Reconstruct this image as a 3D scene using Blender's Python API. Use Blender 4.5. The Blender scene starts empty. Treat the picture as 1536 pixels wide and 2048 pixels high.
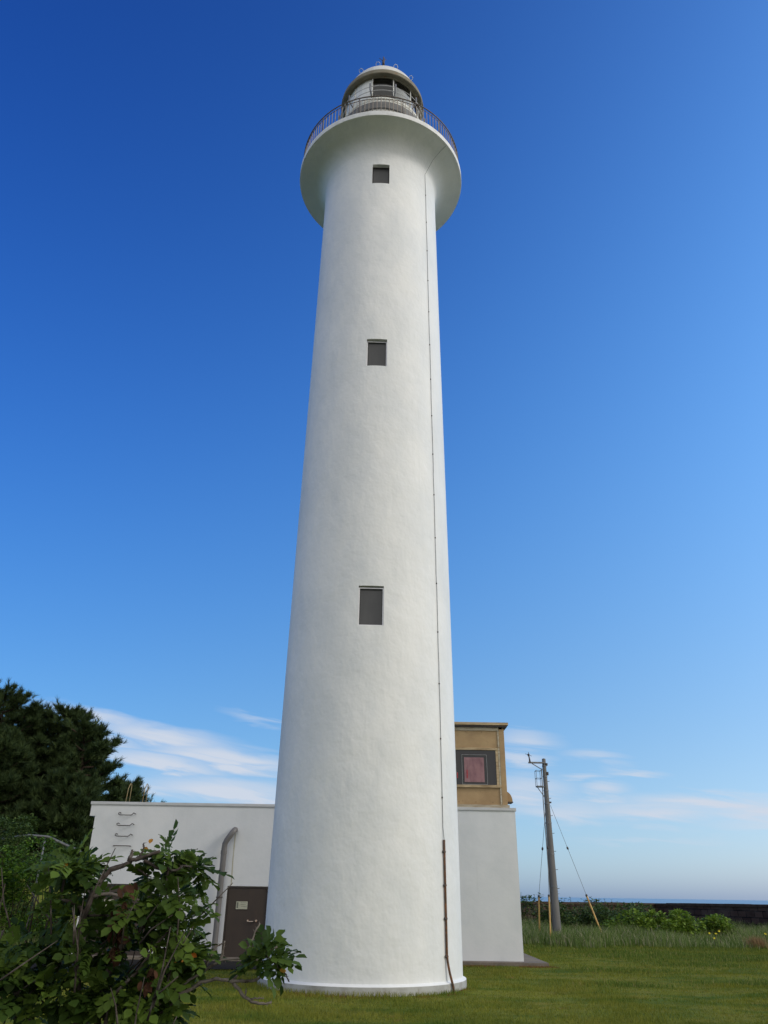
import bpy, math, random
import numpy as np
from mathutils import Vector, Matrix
R = math.radians
SC = bpy.context.scene
COL = SC.collection
rng = np.random.default_rng(7)
random.seed(7)

# ------------------------------------------------------------------ camera
cam_d = bpy.data.cameras.new('camera'); cam = bpy.data.objects.new('camera', cam_d); COL.objects.link(cam)
cam_d.sensor_fit = 'VERTICAL'; cam_d.sensor_height = 36; cam_d.lens = 36 * 1518.97 / 2048
cam_d.clip_start = 0.05; cam_d.clip_end = 60000
PITCH, ROLL = 0.46603, 0.01589
cam.matrix_world = (Matrix.Translation((0, 0, 1.7)) @ Matrix.Rotation(math.pi / 2 + PITCH, 4, 'X')
                    @ Matrix.Rotation(ROLL, 4, 'Z'))
SC.camera = cam

# ------------------------------------------------------------------ world and sun
SUN_AZ, SUN_EL = 72, 27           # degrees right of the direction behind the camera; height
sx, sy = math.sin(R(SUN_AZ)), -math.cos(R(SUN_AZ))
world = bpy.data.worlds.new('World'); SC.world = world; world.use_nodes = True
def build_world():
    nt = world.node_tree; N = nt.nodes; L = nt.links; N.clear()
    def nd(t, **k):
        n = N.new(t)
        for a, b in k.items(): setattr(n, a, b)
        return n
    def mth(op, a, b=None, c=None):
        n = nd('ShaderNodeMath', operation=op)
        for i, v in enumerate((a, b, c)):
            if v is None: continue
            if isinstance(v, (int, float)): n.inputs[i].default_value = v
            else: L.new(v, n.inputs[i])
        return n.outputs[0]
    out = nd('ShaderNodeOutputWorld'); bg = nd('ShaderNodeBackground')
    bg.inputs[1].default_value = 0.12
    sky = nd('ShaderNodeTexSky'); sky.sky_type = 'NISHITA'; sky.sun_disc = False
    sky.sun_elevation = R(SUN_EL); sky.sun_rotation = math.atan2(sx, sy)
    sky.air_density = 1.0; sky.dust_density = 1.0; sky.ozone_density = 2.0
    tc = nd('ShaderNodeTexCoord'); sp = nd('ShaderNodeSeparateXYZ'); L.new(tc.outputs['Generated'], sp.inputs[0])
    x, y, z = sp.outputs
    az = mth('MULTIPLY', mth('ARCTAN2', x, y), 57.2958)
    el = mth('MULTIPLY', mth('ARCSINE', z), 57.2958)
    # clouds: long thin streaks low over the horizon, placed by compass bearing and height (degrees)
    cv = nd('ShaderNodeCombineXYZ')
    L.new(mth('MULTIPLY', az, 0.11), cv.inputs[0]); L.new(mth('ADD', mth('MULTIPLY', el, 0.85), mth('MULTIPLY', az, 0.10)), cv.inputs[1])
    n1 = nd('ShaderNodeTexNoise'); n1.inputs['Scale'].default_value = 1.5; n1.inputs['Detail'].default_value = 5
    n1.inputs['Roughness'].default_value = 0.55; n1.inputs['Distortion'].default_value = 0.5
    L.new(cv.outputs[0], n1.inputs['Vector'])
    warp = mth('MULTIPLY', mth('SUBTRACT', n1.outputs[0], 0.5), 2.2)
    total = None
    for (a, e, la, le, tilt, w) in CLOUDS:
        da = mth('SUBTRACT', az, a)
        de = mth('ADD', mth('SUBTRACT', el, e), warp)
        de = mth('ADD', de, mth('MULTIPLY', da, tilt))
        u = mth('DIVIDE', da, la); v = mth('DIVIDE', de, le)
        d2 = mth('ADD', mth('MULTIPLY', u, u), mth('MULTIPLY', v, v))
        g = mth('MULTIPLY', mth('EXPONENT', mth('MULTIPLY', d2, -1.0)), w)
        total = g if total is None else mth('MAXIMUM', total, g)
    dens = mth('MULTIPLY', total, mth('MULTIPLY_ADD', n1.outputs[0], 1.7, 0.25))
    dens = mth('MINIMUM', mth('MAXIMUM', mth('MULTIPLY', mth('SUBTRACT', dens, 0.08), 0.95), 0.0), 0.95)
    # clearness of the air: the sky deepens with height and away from the sun (x = towards the sun side)
    zc = mth('MINIMUM', mth('MAXIMUM', z, 0.0), 0.9); terms = (zc, mth('MULTIPLY', zc, zc), mth('EXPONENT', mth('MULTIPLY', zc, -14.0)), x, mth('MULTIPLY', x, zc))
    cc = nd('ShaderNodeCombineColor')
    for i, co in enumerate(AIR):
        v = mth('ADD', terms[0], 0); v = mth('MULTIPLY_ADD', terms[0], co[1], co[0])
        for t, k in zip(terms[1:], co[2:]): v = mth('MULTIPLY_ADD', t, k, v)
        L.new(mth('EXPONENT', v), cc.inputs[i])
    mul = nd('ShaderNodeVectorMath', operation='MULTIPLY'); L.new(sky.outputs[0], mul.inputs[0]); L.new(cc.outputs[0], mul.inputs[1])
    mx = nd('ShaderNodeMix', data_type='RGBA'); L.new(dens, mx.inputs[0]); L.new(mul.outputs[0], mx.inputs[6])
    mx.inputs[7].default_value = CLOUDCOL
    # unseen bright overcast behind the camera and sunward, added for neutral fill light
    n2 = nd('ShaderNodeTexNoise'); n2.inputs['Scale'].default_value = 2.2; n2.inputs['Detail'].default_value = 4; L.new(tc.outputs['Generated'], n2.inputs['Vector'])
    back = mth('ADD', mth('MULTIPLY', x, FILL_VEIL[0]), mth('MULTIPLY', y, FILL_VEIL[1])); back = mth('ADD', back, mth('MULTIPLY', n2.outputs[0], .25))
    mr = nd('ShaderNodeMapRange', interpolation_type='SMOOTHSTEP'); L.new(back, mr.inputs[0]); mr.inputs[1].default_value = FILL_VEIL[2]; mr.inputs[2].default_value = FILL_VEIL[3]
    mv = nd('ShaderNodeMix', data_type='RGBA'); L.new(mr.outputs[0], mv.inputs[0]); L.new(mx.outputs[2], mv.inputs[6]); mv.inputs[7].default_value = FILL_VEILCOL
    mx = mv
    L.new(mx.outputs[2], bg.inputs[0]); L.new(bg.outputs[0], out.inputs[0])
CLOUDS = [(-20, 10.6, 3.5, .50, .12, .9), (-15.5, 9.6, 5.0, .75, .13, 1.0), (-11, 8.4, 5.5, .8, .10, 1.1), (-15.5, 7.9, 4.5, .55, .10, 1.05),
          (-10.5, 6.2, 6.0, .95, .06, 1.05), (-15, 6.2, 4, .55, .06, .75), (-9, 11.3, 2.6, .30, .13, .42), (-19, 9.0, 3, .5, .1, .7),
          (10.5, 10.0, 2.2, .5, .06, .7), (10.0, 8.8, 2.2, .5, .1, .8), (10.6, 6.6, 3.0, 1.0, .04, .85), (12.5, 5.2, 5, .75, 0, .7),
          (15.3, 8.8, 2.0, .55, .12, .6), (17.8, 7.8, 1.8, .25, .04, .6), (15.6, 6.6, 1.5, .45, .03, .85), (14.4, 7.6, 1.6, .25, .03, .6),
          (22, 5.6, 4.6, .55, .05, 1.1), (27, 5.0, 6, .6, .05, 1.0), (19, 5.2, 5.5, .65, .02, .8), (18, 3.5, 5, .25, 0, .3), (27, 4.3, 5, .5, 0, .6),
          (15.5, 5.9, 2, .3, 0, .7)]
AIR = [[-0.31, 0.387, -1.765, 0.128, 0.716, 1.416], [-0.256, 2.222, -2.61, 0.487, 0.39, 0.883], [-0.169, 2.916, -2.477, 1.029, 0.275, 0.195]]
FILL_VEIL = (.38, -.92, .02, .62); FILL_VEILCOL = (8.3, 8.3, 8.15, 1)
CLOUDCOL = (5.2, 5.7, 6.6, 1)
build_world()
sl = bpy.data.lights.new('sun', 'SUN'); sun = bpy.data.objects.new('sun', sl); COL.objects.link(sun)
sl.energy = 1.25; sl.angle = R(14); sl.color = (1.0, 0.94, 0.86)
sd = Vector((sx * math.cos(R(SUN_EL)), sy * math.cos(R(SUN_EL)), math.sin(R(SUN_EL))))
sun.rotation_euler = sd.to_track_quat('Z', 'Y').to_euler()
vs = SC.view_settings; vs.view_transform = 'Standard'; vs.look = 'None'; vs.exposure = 0.0; vs.gamma = 1; vs.use_curve_mapping = False

# ------------------------------------------------------------------ helpers: materials
def mat(name, col, rough=0.8, spec=0.3, metal=0.0, noise=None, bump=None, trans=0.0, rand=None, extra=None):
    """noise=(scale, colour2, stretch xyz, lo, hi); bump=(scale, strength, distance, stretch);
       rand=(c1,c2): colour picked per blade/leaf from the mesh's own 'var' attribute"""
    m = bpy.data.materials.new(name); m.use_nodes = True
    nt = m.node_tree; N = nt.nodes; L = nt.links
    b = N['Principled BSDF']; out = N['Material Output']
    b.inputs['Roughness'].default_value = rough; b.inputs['Specular IOR Level'].default_value = spec
    b.inputs['Metallic'].default_value = metal; b.inputs['Base Color'].default_value = (*col, 1)
    csock = None
    tc = N.new('ShaderNodeTexCoord')
    def nz(scale, stretch, detail=6, rgh=.6):
        mp = N.new('ShaderNodeMapping'); mp.inputs['Scale'].default_value = stretch
        L.new(tc.outputs['Object'], mp.inputs[0])
        n = N.new('ShaderNodeTexNoise'); n.inputs['Scale'].default_value = scale; n.inputs['Detail'].default_value = detail
        n.inputs['Roughness'].default_value = rgh
        L.new(mp.outputs[0], n.inputs['Vector']); return n.outputs[0]
    def mix(fac, a, c):
        x = N.new('ShaderNodeMix'); x.data_type = 'RGBA'
        if isinstance(fac, float): x.inputs[0].default_value = fac
        else: L.new(fac, x.inputs[0])
        for i, v in ((6, a), (7, c)):
            if isinstance(v, tuple): x.inputs[i].default_value = (*v, 1)
            else: L.new(v, x.inputs[i])
        return x.outputs[2]
    def rng_(v, lo, hi):
        r = N.new('ShaderNodeMapRange'); r.inputs[1].default_value = lo; r.inputs[2].default_value = hi
        L.new(v, r.inputs[0]); return r.outputs[0]
    if rand:
        at = N.new('ShaderNodeAttribute'); at.attribute_name = 'var'
        ss = N.new('ShaderNodeSeparateColor'); L.new(at.outputs['Color'], ss.inputs[0])
        csock = mix(ss.outputs[0], rand[0], rand[1])
        if len(rand) > 2: csock = mix(rng_(ss.outputs[1], rand[3], rand[3] + .02), csock, rand[2])
    if noise:
        for (sc, c2, st, lo, hi) in (noise if isinstance(noise, list) else [noise]):
            csock = mix(rng_(nz(sc, st), lo, hi), csock if csock is not None else tuple(col), c2)
    if csock is not None: L.new(csock, b.inputs['Base Color'])
    if bump:
        prev = None
        for (sc, s, d, st) in (bump if isinstance(bump, list) else [bump]):
            bp = N.new('ShaderNodeBump'); bp.inputs['Strength'].default_value = s; bp.inputs['Distance'].default_value = d
            L.new(nz(sc, st, 4), bp.inputs['Height'])
            if prev is not None: L.new(prev, bp.inputs['Normal'])
            prev = bp.outputs[0]
        L.new(prev, b.inputs['Normal'])
    if trans:
        t = N.new('ShaderNodeBsdfTranslucent')
        if csock is not None: L.new(csock, t.inputs[0])
        else: t.inputs[0].default_value = (*col, 1)
        ms = N.new('ShaderNodeMixShader'); ms.inputs[0].default_value = trans
        L.new(b.outputs[0], ms.inputs[1]); L.new(t.outputs[0], ms.inputs[2]); L.new(ms.outputs[0], out.inputs[0])
    if extra: extra(m, N, L, b, csock, mix, nz, rng_)
    return m

I3 = (1, 1, 1)
M = {}
M['tower'] = mat('tower_paint', (.80, .80, .78), .62, .3,
                 noise=[(1.0, (.70, .715, .715), (1, 1, .5), .40, .70), (3.0, (.70, .71, .69), (2.2, 2.2, .10), .60, .86), (9, (.66, .67, .66), I3, .70, .85), (22, (.42, .42, .40), I3, .80, .86)],
                 bump=[(1.1, .55, .09, (1, 1, .8)), (3.5, .32, .020, (1, 1, 1.4)), (55, .06, .003, I3)])
M['plinth'] = mat('plinth_paint', (.78, .78, .77), .7, .3, noise=(4, (.55, .55, .52), I3, .5, .8), bump=(20, .2, .01, I3))
M['plinthface'] = mat('plinth_face_grey', (.42, .42, .40), .85, .2, noise=[(4, (.30, .29, .26), I3, .42, .7), (18, (.20, .17, .12), (1, 1, .6), .6, .8)], bump=(20, .4, .01, I3))  # upright face of the plinth, grey and darker than its ledge
M['wall'] = mat('annex_render', (.74, .74, .735), .75, .25,
                noise=[(1.0, (.66, .67, .67), (1, 1, .8), .42, .70), (3, (.62, .62, .60), (3, 3, .12), .62, .9)],
                bump=[(1.6, .35, .03, I3), (40, .15, .004, I3)])
M['cap'] = mat('parapet_metal', (.60, .60, .60), .5, .4, noise=(3, (.48, .48, .47), (.6, 1, 4), .4, .7))
M['door'] = mat('brown_steel_door', (.052, .036, .027), .5, .4, noise=[(2, (.038, .027, .022), (1, 1, .6), .4, .7), (6, (.08, .05, .035), (1, 1, .2), .62, .8)], bump=(30, .1, .002, I3))
M['doorframe'] = mat('door_frame_brown', (.035, .026, .021), .5, .4, noise=(5, (.05, .035, .028), I3, .4, .7))
M['pipe'] = mat('grey_pvc', (.17, .16, .155), .4, .4, noise=[(2, (.12, .112, .105), (1, 1, .4), .4, .7)])
M['rust'] = mat('rusty_iron', (.10, .06, .04), .8, .3, noise=(14, (.22, .09, .035), I3, .45, .65), bump=(40, .4, .004, I3))
M['darkiron'] = mat('dark_iron', (.06, .052, .048), .6, .4, noise=(20, (.13, .075, .05), I3, .5, .7))
M['rail'] = mat('rail_brown_paint', (.11, .088, .07), .55, .4, noise=(9, (.20, .16, .12), I3, .45, .7))
M['bal'] = mat('baluster_paint', (.32, .27, .22), .55, .4, noise=(9, (.20, .15, .11), I3, .45, .7))
M['yellowrail'] = mat('roof_handrail', (.36, .27, .12), .5, .4, noise=(9, (.22, .15, .08), I3, .5, .7))
M['alu'] = mat('window_aluminium', (.80, .79, .82), .4, .5, noise=(10, (.70, .70, .71), I3, .4, .7))
M['pane'] = mat('shutter_pane_grey', (.058, .058, .060), .35, .4, noise=(3, (.075, .075, .075), (1, 1, .5), .35, .7))
M['tan'] = mat('tan_panel', (.46, .31, .155), .55, .35,
               noise=[(1.3, (.36, .235, .115), (1, 1, 1.2), .38, .62), (6, (.17, .10, .055), I3, .62, .82), (2.5, (.42, .27, .13), (1, 1, 3), .55, .75)], bump=(25, .12, .004, I3))
M['tantrim'] = mat('tan_trim', (.54, .41, .24), .55, .35, noise=[(4, (.30, .20, .10), (.5, 1, 3), .4, .65), (20, (.12, .07, .04), I3, .68, .8)])
M['cream'] = mat('cream_flashing', (.52, .46, .34), .55, .35, noise=(5, (.33, .24, .14), (.4, 1, 3), .42, .66))
M['darkglass'] = mat('cabin_glass', (.018, .017, .02), .06, .5)
M['pink'] = mat('pink_reflection', (.33, .175, .18), .6, .3, noise=[(1.5, (.38, .22, .22), I3, .4, .7), (5, (.20, .10, .115), (1, 1, .5), .45, .7)])  # colour of the paler reflection in the cabin window
M['redglint'] = mat('red_reflection_tint', (.45, .02, .03), .3, .5, noise=(30, (.3, .01, .02), I3, .4, .6))  # colour of red light reflected in the cabin window
M['greymetal'] = mat('grey_metal', (.30, .30, .30), .45, .5, metal=.3, noise=(8, (.2, .19, .18), I3, .4, .7))
M['concretepole'] = mat('concrete_pole', (.19, .185, .178), .85, .2, noise=[(3, (.145, .14, .135), (1, 1, .3), .4, .7), (25, (.16, .15, .14), I3, .55, .75)], bump=(40, .3, .004, I3))
M['galv'] = mat('galvanised_steel', (.20, .20, .205), .5, .5, metal=.4, noise=(12, (.13, .13, .13), I3, .4, .7))
M['yellowguard'] = mat('yellow_guard_tube', (.62, .38, .11), .5, .4, noise=(6, (.45, .25, .08), I3, .45, .7))
M['concrete'] = mat('apron_concrete', (.20, .165, .13), .9, .2, noise=[(2, (.13, .11, .09), I3, .4, .7), (20, (.26, .22, .17), I3, .5, .8)], bump=(30, .4, .01, I3))
M['asphalt'] = mat('asphalt', (.038, .036, .034), .95, .0, noise=[(2, (.028, .027, .026), I3, .4, .7), (60, (.07, .068, .065), I3, .55, .75)], bump=(80, .5, .01, I3))
M['dome'] = mat('dome_white', (.70, .70, .66), .5, .4, noise=(3, (.58, .55, .48), I3, .45, .75))
M['eave'] = mat('eave_weathered', (.24, .22, .165), .7, .3, noise=[(4, (.20, .17, .12), I3, .4, .65), (9, (.24, .09, .035), I3, .60, .72)])
M['rib'] = mat('lantern_ribbed_white', (.68, .68, .63), .6, .3, noise=(6, (.5, .47, .38), I3, .5, .75))
M['band'] = mat('lantern_grey_band', (.17, .17, .165), .6, .3, noise=(5, (.13, .125, .12), I3, .4, .7))
M['curtain'] = mat('lantern_curtain', (.80, .80, .77), .8, .2, noise=(4, (.66, .66, .64), (3, 3, .2), .45, .7))
M['lantdark'] = mat('lantern_inside', (.04, .04, .045), .6, .3, noise=(4, (.07, .07, .075), (3, 3, .3), .45, .7))
M['wire'] = mat('guy_wire', (.12, .12, .125), .5, .4, noise=(30, (.08, .08, .08), I3, .4, .6))
M['plate'] = mat('notice_plate', (.46, .45, .34), .6, .3, noise=(20, (.36, .36, .28), I3, .5, .7))
M['ink'] = mat('notice_ink', (.16, .17, .14), .7, .2, noise=(20, (.2, .2, .17), I3, .5, .7))
M['streak'] = mat('pipe_leak_stain', (.46, .42, .30), .8, .2, noise=(14, (.56, .54, .46), (1, 1, .2), .4, .6))
M['brass'] = mat('handle_metal', (.55, .50, .44), .3, .6, metal=.8, noise=(30, (.5, .2, .08), I3, .5, .6))

def stone_extra(m, N, L, b, cs, mix, nz, rng_):
    tc = N.new('ShaderNodeTexCoord'); br = N.new('ShaderNodeTexBrick')
    mp = N.new('ShaderNodeMapping'); L.new(tc.outputs['UV'], mp.inputs[0]); L.new(mp.outputs[0], br.inputs['Vector'])
    br.inputs['Color1'].default_value = (.050, .031, .025, 1); br.inputs['Color2'].default_value = (.095, .060, .046, 1)
    br.inputs['Mortar'].default_value = (.016, .014, .013, 1); br.inputs['Scale'].default_value = 1
    br.inputs['Brick Width'].default_value = .6; br.inputs['Row Height'].default_value = .3; br.inputs['Mortar Size'].default_value = .025
    c = mix(rng_(nz(.9, (1, 1, 2)), .45, .7), br.outputs[0], (.10, .078, .064))
    c = mix(rng_(nz(5, I3), .62, .78), c, (.02, .018, .017))
    L.new(c, b.inputs['Base Color'])
    bp = N.new('ShaderNodeBump'); bp.inputs['Distance'].default_value = .03; L.new(br.outputs[1], bp.inputs['Height']); bp.invert = True
    L.new(bp.outputs[0], b.inputs['Normal'])
M['stone'] = mat('weathered_block', (.05, .04, .035), .95, .1, extra=stone_extra)
M['coping'] = mat('coping_weathered', (.085, .062, .048), .95, .1, noise=[(3, (.05, .036, .03), I3, .4, .65), (12, (.14, .10, .075), I3, .6, .8)], bump=(10, .6, .04, I3))

def glass_extra(m, N, L, b, cs, mix, nz, rng_):
    out = N['Material Output']; g = N.new('ShaderNodeBsdfGlossy'); g.inputs['Roughness'].default_value = .03
    t = N.new('ShaderNodeBsdfTransparent'); t.inputs[0].default_value = (.75, .77, .78, 1)
    f = N.new('ShaderNodeFresnel'); f.inputs[0].default_value = 1.5; ms = N.new('ShaderNodeMixShader')
    L.new(f.outputs[0], ms.inputs[0]); L.new(t.outputs[0], ms.inputs[1]); L.new(g.outputs[0], ms.inputs[2]); L.new(ms.outputs[0], out.inputs[0])
M['glass'] = mat('lantern_glass', (.1, .1, .1), extra=glass_extra)

def water_extra(m, N, L, b, cs, mix, nz, rng_):
    b.inputs['IOR'].default_value = 1.33
M['water'] = mat('sea_water', (.22, .37, .48), .45, .4, noise=(.002, (.25, .40, .51), (.2, 1, 1), .4, .6), extra=water_extra)

GN = [(.33, (.175, .185, .022), I3, .38, .66), (.9, (.21, .19, .036), (1, 2.2, 1), .45, .70), (2.1, (.25, .145, .05), (1, 1.5, 1), .60, .74), (.45, (.060, .115, .012), (1, 2.6, 1), .46, .68), (2.6, (.06, .10, .012), (1, 2.5, 1), .52, .70)]
def unseen_scrub_extra(m, N, L, b, cs, mix, nz, rng_):
    # unseen scrub ground behind the camera, added dark to cut bounce on the gallery
    tc = N.new('ShaderNodeTexCoord'); sp = N.new('ShaderNodeSeparateXYZ'); L.new(tc.outputs['Object'], sp.inputs[0])
    a = N.new('ShaderNodeMapRange'); L.new(sp.outputs[1], a.inputs[0]); a.inputs[1].default_value = 7; a.inputs[2].default_value = 3
    c = mix(a.outputs[0], cs, (.022, .030, .012)); L.new(c, b.inputs['Base Color'])
M['lawn'] = mat('lawn_ground', (.15, .175, .024), .95, .1, noise=GN + [(14, (.028, .045, .010), I3, .52, .75)], bump=(22, .8, .03, I3), extra=unseen_scrub_extra)
M['blade'] = mat('lawn_blades', (.05, .08, .015), .8, .15, rand=((.13, .155, .018), (.29, .285, .046)), noise=[(g[0], tuple(min(1, c * 1.15) for c in g[1]), g[2], g[3], g[4] + .05) for g in GN], trans=.25)
M['tallgrass'] = mat('tall_grass_blades', (.06, .1, .02), .8, .15, rand=((.075, .135, .024), (.24, .31, .09), (.40, .37, .22), .80), trans=.3)
M['tuft'] = mat('rough_grass_blades', (.06, .1, .02), .8, .15, rand=((.060, .110, .016), (.17, .22, .040), (.30, .26, .10), .93), trans=.3)
M['drygrass'] = mat('dry_grass_blades', (.3, .2, .09), .8, .1, rand=((.24, .15, .07), (.40, .28, .14)), trans=.3)
M['thatch'] = mat('thatch_blades', (.2, .1, .05), .9, .1, rand=((.14, .06, .025), (.28, .15, .06)), trans=.2)
M['leaf_rose'] = mat('rose_leaf', (.03, .07, .02), .6, .18, rand=((.020, .046, .007), (.105, .165, .022), (.30, .22, .02), .996), trans=.28)
M['leaf_orange'] = mat('withered_leaf', (.4, .16, .02), .6, .2, rand=((.34, .10, .012), (.55, .30, .04)), trans=.3)
M['leaf_brown'] = mat('dead_leaf', (.08, .035, .02), .8, .1, rand=((.03, .016, .010), (.085, .040, .022)), trans=.1)
M['leaf_bright'] = mat('bright_shrub_leaf', (.06, .12, .02), .6, .25, rand=((.085, .165, .015), (.26, .36, .045)), trans=.3)
M['leaf_dark'] = mat('dark_shrub_leaf', (.03, .06, .015), .6, .25, rand=((.035, .072, .014), (.105, .155, .035)), trans=.25)
M['leaf_vine'] = mat('vine_leaf', (.04, .09, .015), .55, .3, rand=((.060, .140, .010), (.20, .33, .035)), trans=.25)
M['needle'] = mat('pine_needles', (.02, .04, .015), .7, .2, rand=((.014, .031, .009), (.065, .095, .027)), trans=.12)
M['bark'] = mat('rose_bark', (.075, .06, .05), .9, .1, noise=[(30, (.17, .15, .13), I3, .5, .7), (12, (.03, .024, .02), I3, .5, .7)], bump=(60, .6, .004, I3))
M['barkpale'] = mat('dead_twig', (.22, .19, .16), .9, .1, noise=[(30, (.09, .075, .06), I3, .5, .65)], bump=(60, .6, .003, I3))
M['trunk'] = mat('pine_bark', (.055, .038, .028), .95, .1, noise=(6, (.09, .06, .045), (1, 1, .3), .45, .7), bump=(9, .8, .03, (1, 1, .3)))
M['stem'] = mat('shrub_stem', (.06, .055, .035), .9, .1, noise=(20, (.09, .07, .045), I3, .45, .7))
M['petal'] = mat('yellow_petal', (.75, .62, .03), .6, .2, rand=((.68, .5, .02), (.80, .72, .06)), trans=.3)
M['rail2'] = mat('grey_handrail', (.19, .19, .18), .5, .4, metal=.3, noise=(9, (.12, .115, .10), I3, .45, .7))

# ------------------------------------------------------------------ helpers: objects
def tag(o, label=None, cat=None, group=None, kind=None):
    if label: o['label'] = label
    if cat: o['category'] = cat
    if group: o['group'] = group
    if kind: o['kind'] = kind
    return o
def link(o, parent=None):
    COL.objects.link(o)
    if parent is not None: o.parent = parent
    return o
def empty(name, loc, label, cat, group=None, rz=0):
    o = bpy.data.objects.new(name, None); o.location = loc; o.rotation_euler = (0, 0, rz); link(o)
    return tag(o, label, cat, group)

class MB:
    """collects verts and faces in world coordinates, then links them as one mesh object"""
    def __init__(s): s.v = []; s.f = []
    def add(s, vs, fs):
        n = len(s.v); s.v += [tuple(p) for p in vs]; s.f += [tuple(i + n for i in f) for f in fs]; return s
    def box(s, x0, x1, y0, y1, z0, z1):
        return s.add([(x0, y0, z0), (x1, y0, z0), (x1, y1, z0), (x0, y1, z0), (x0, y0, z1), (x1, y0, z1), (x1, y1, z1), (x0, y1, z1)],
                     [(0, 3, 2, 1), (4, 5, 6, 7), (0, 1, 5, 4), (1, 2, 6, 5), (2, 3, 7, 6), (3, 0, 4, 7)])
    def tube(s, pts, r, n=8, cap=True, closed=False):
        pts = [Vector(p) for p in pts]; m = len(pts)
        rs = r if isinstance(r, (list, tuple)) else [r] * m
        base = len(s.v); prev = None
        for i, p in enumerate(pts):
            if closed: t = (pts[(i + 1) % m] - pts[i - 1])
            else: t = pts[min(i + 1, m - 1)] - pts[max(i - 1, 0)]
            t.normalize()
            if prev is None:
                a = Vector((0, 0, 1)) if abs(t.z) < .9 else Vector((1, 0, 0))
                u = t.cross(a).normalized()
            else: u = (prev - t * prev.dot(t)).normalized()
            prev = u; w = t.cross(u)
            for k in range(n):
                a = 2 * math.pi * k / n
                s.v.append(tuple(p + (u * math.cos(a) + w * math.sin(a)) * rs[i]))
        for i in range(m if closed else m - 1):
            j = (i + 1) % m
            for k in range(n):
                k2 = (k + 1) % n
                s.f.append((base + i * n + k, base + i * n + k2, base + j * n + k2, base + j * n + k))
        if cap and not closed:
            s.f.append(tuple(base + k for k in range(n))[::-1]); s.f.append(tuple(base + (m - 1) * n + k for k in range(n)))
        return s
    def lathe(s, prof, n=96, c=(0, 0), a0=0, a1=360):
        full = abs(a1 - a0 - 360) < 1e-6; base = len(s.v); cols = n if full else n + 1
        for (r, z) in prof:
            for k in range(cols):
                a = R(a0 + (a1 - a0) * k / n)      # 0 deg faces the camera (-Y), + to the right
                s.v.append((c[0] + r * math.sin(a), c[1] - r * math.cos(a), z))
        for i in range(len(prof) - 1):
            for k in range(n):
                k2 = (k + 1) % cols
                s.f.append((base + i * cols + k, base + i * cols + k2, base + (i + 1) * cols + k2, base + (i + 1) * cols + k))
        return s
    def build(s, name, material, parent=None, smooth=False, bevel=0, angle=None, uv=None):
        me = bpy.data.meshes.new(name)
        vs = s.v
        if parent is not None:
            P = Vector((0, 0, 0)); q = parent
            while q is not None: P += q.location; q = q.parent
            vs = [(x - P.x, y - P.y, z - P.z) for x, y, z in vs]
        me.from_pydata(vs, [], s.f); me.update()
        if smooth:
            me.polygons.foreach_set('use_smooth', [True] * len(me.polygons))
            if angle: me.set_sharp_from_angle(angle=R(angle))
        if uv is not None:
            ul = me.uv_layers.new(name='UVMap')
            for lp in me.loops: ul.data[lp.index].uv = uv(s.v[lp.vertex_index])
        me.materials.append(material)
        o = bpy.data.objects.new(name, me); link(o, parent)
        if bevel:
            b = o.modifiers.new('bevel', 'BEVEL'); b.width = bevel; b.segments = 2; b.limit_method = 'ANGLE'
        return o

def np_mesh(name, V, F, material, parent=None, var=None, smooth=False):
    """V (n,3) world, F (m,k) faces of one size, var (n,3) per-vertex random colour"""
    V = np.asarray(V, dtype=np.float32)
    if parent is not None: V = V - np.array(parent.location, dtype=np.float32)
    F = np.asarray(F, dtype=np.int32); k = F.shape[1]
    me = bpy.data.meshes.new(name)
    me.vertices.add(len(V)); me.vertices.foreach_set('co', V.ravel())
    me.loops.add(F.size); me.loops.foreach_set('vertex_index', F.ravel())
    me.polygons.add(len(F)); me.polygons.foreach_set('loop_start', np.arange(0, F.size, k, dtype=np.int32))
    me.polygons.foreach_set('loop_total', np.full(len(F), k, dtype=np.int32))
    if smooth: me.polygons.foreach_set('use_smooth', np.ones(len(F), dtype=bool))
    me.update(calc_edges=True)
    if var is not None:
        at = me.attributes.new('var', 'FLOAT_COLOR', 'POINT')
        c = np.ones((len(V), 4), dtype=np.float32); c[:, :var.shape[1]] = var; at.data.foreach_set('color', c.ravel())
    me.materials.append(material)
    o = bpy.data.objects.new(name, me); return link(o, parent)

def rand_unit(n):
    v = rng.normal(size=(n, 3)); return v / np.linalg.norm(v, axis=1, keepdims=True)
def frames(d, up):
    """orthonormal frames: x = direction, z near up"""
    d = d / np.linalg.norm(d, axis=1, keepdims=True)
    y = np.cross(up, d); y /= (np.linalg.norm(y, axis=1, keepdims=True) + 1e-9); z = np.cross(d, y)
    return np.stack([d, y, z], axis=2)          # columns
def scatter(name, tv, tf, pos, fr, sc, material, parent=None, smooth=False):
    n = len(pos); k = len(tv)
    V = np.einsum('nij,kj->nki', fr, tv) * np.asarray(sc).reshape(-1, 1, 1) + pos[:, None, :]
    F = (np.asarray(tf)[None] + (np.arange(n) * k)[:, None, None]).reshape(-1, len(tf[0]))
    var = np.repeat(rng.random((n, 3)), k, axis=0)
    return np_mesh(name, V.reshape(-1, 3), F, material, parent, var, smooth)

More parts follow.
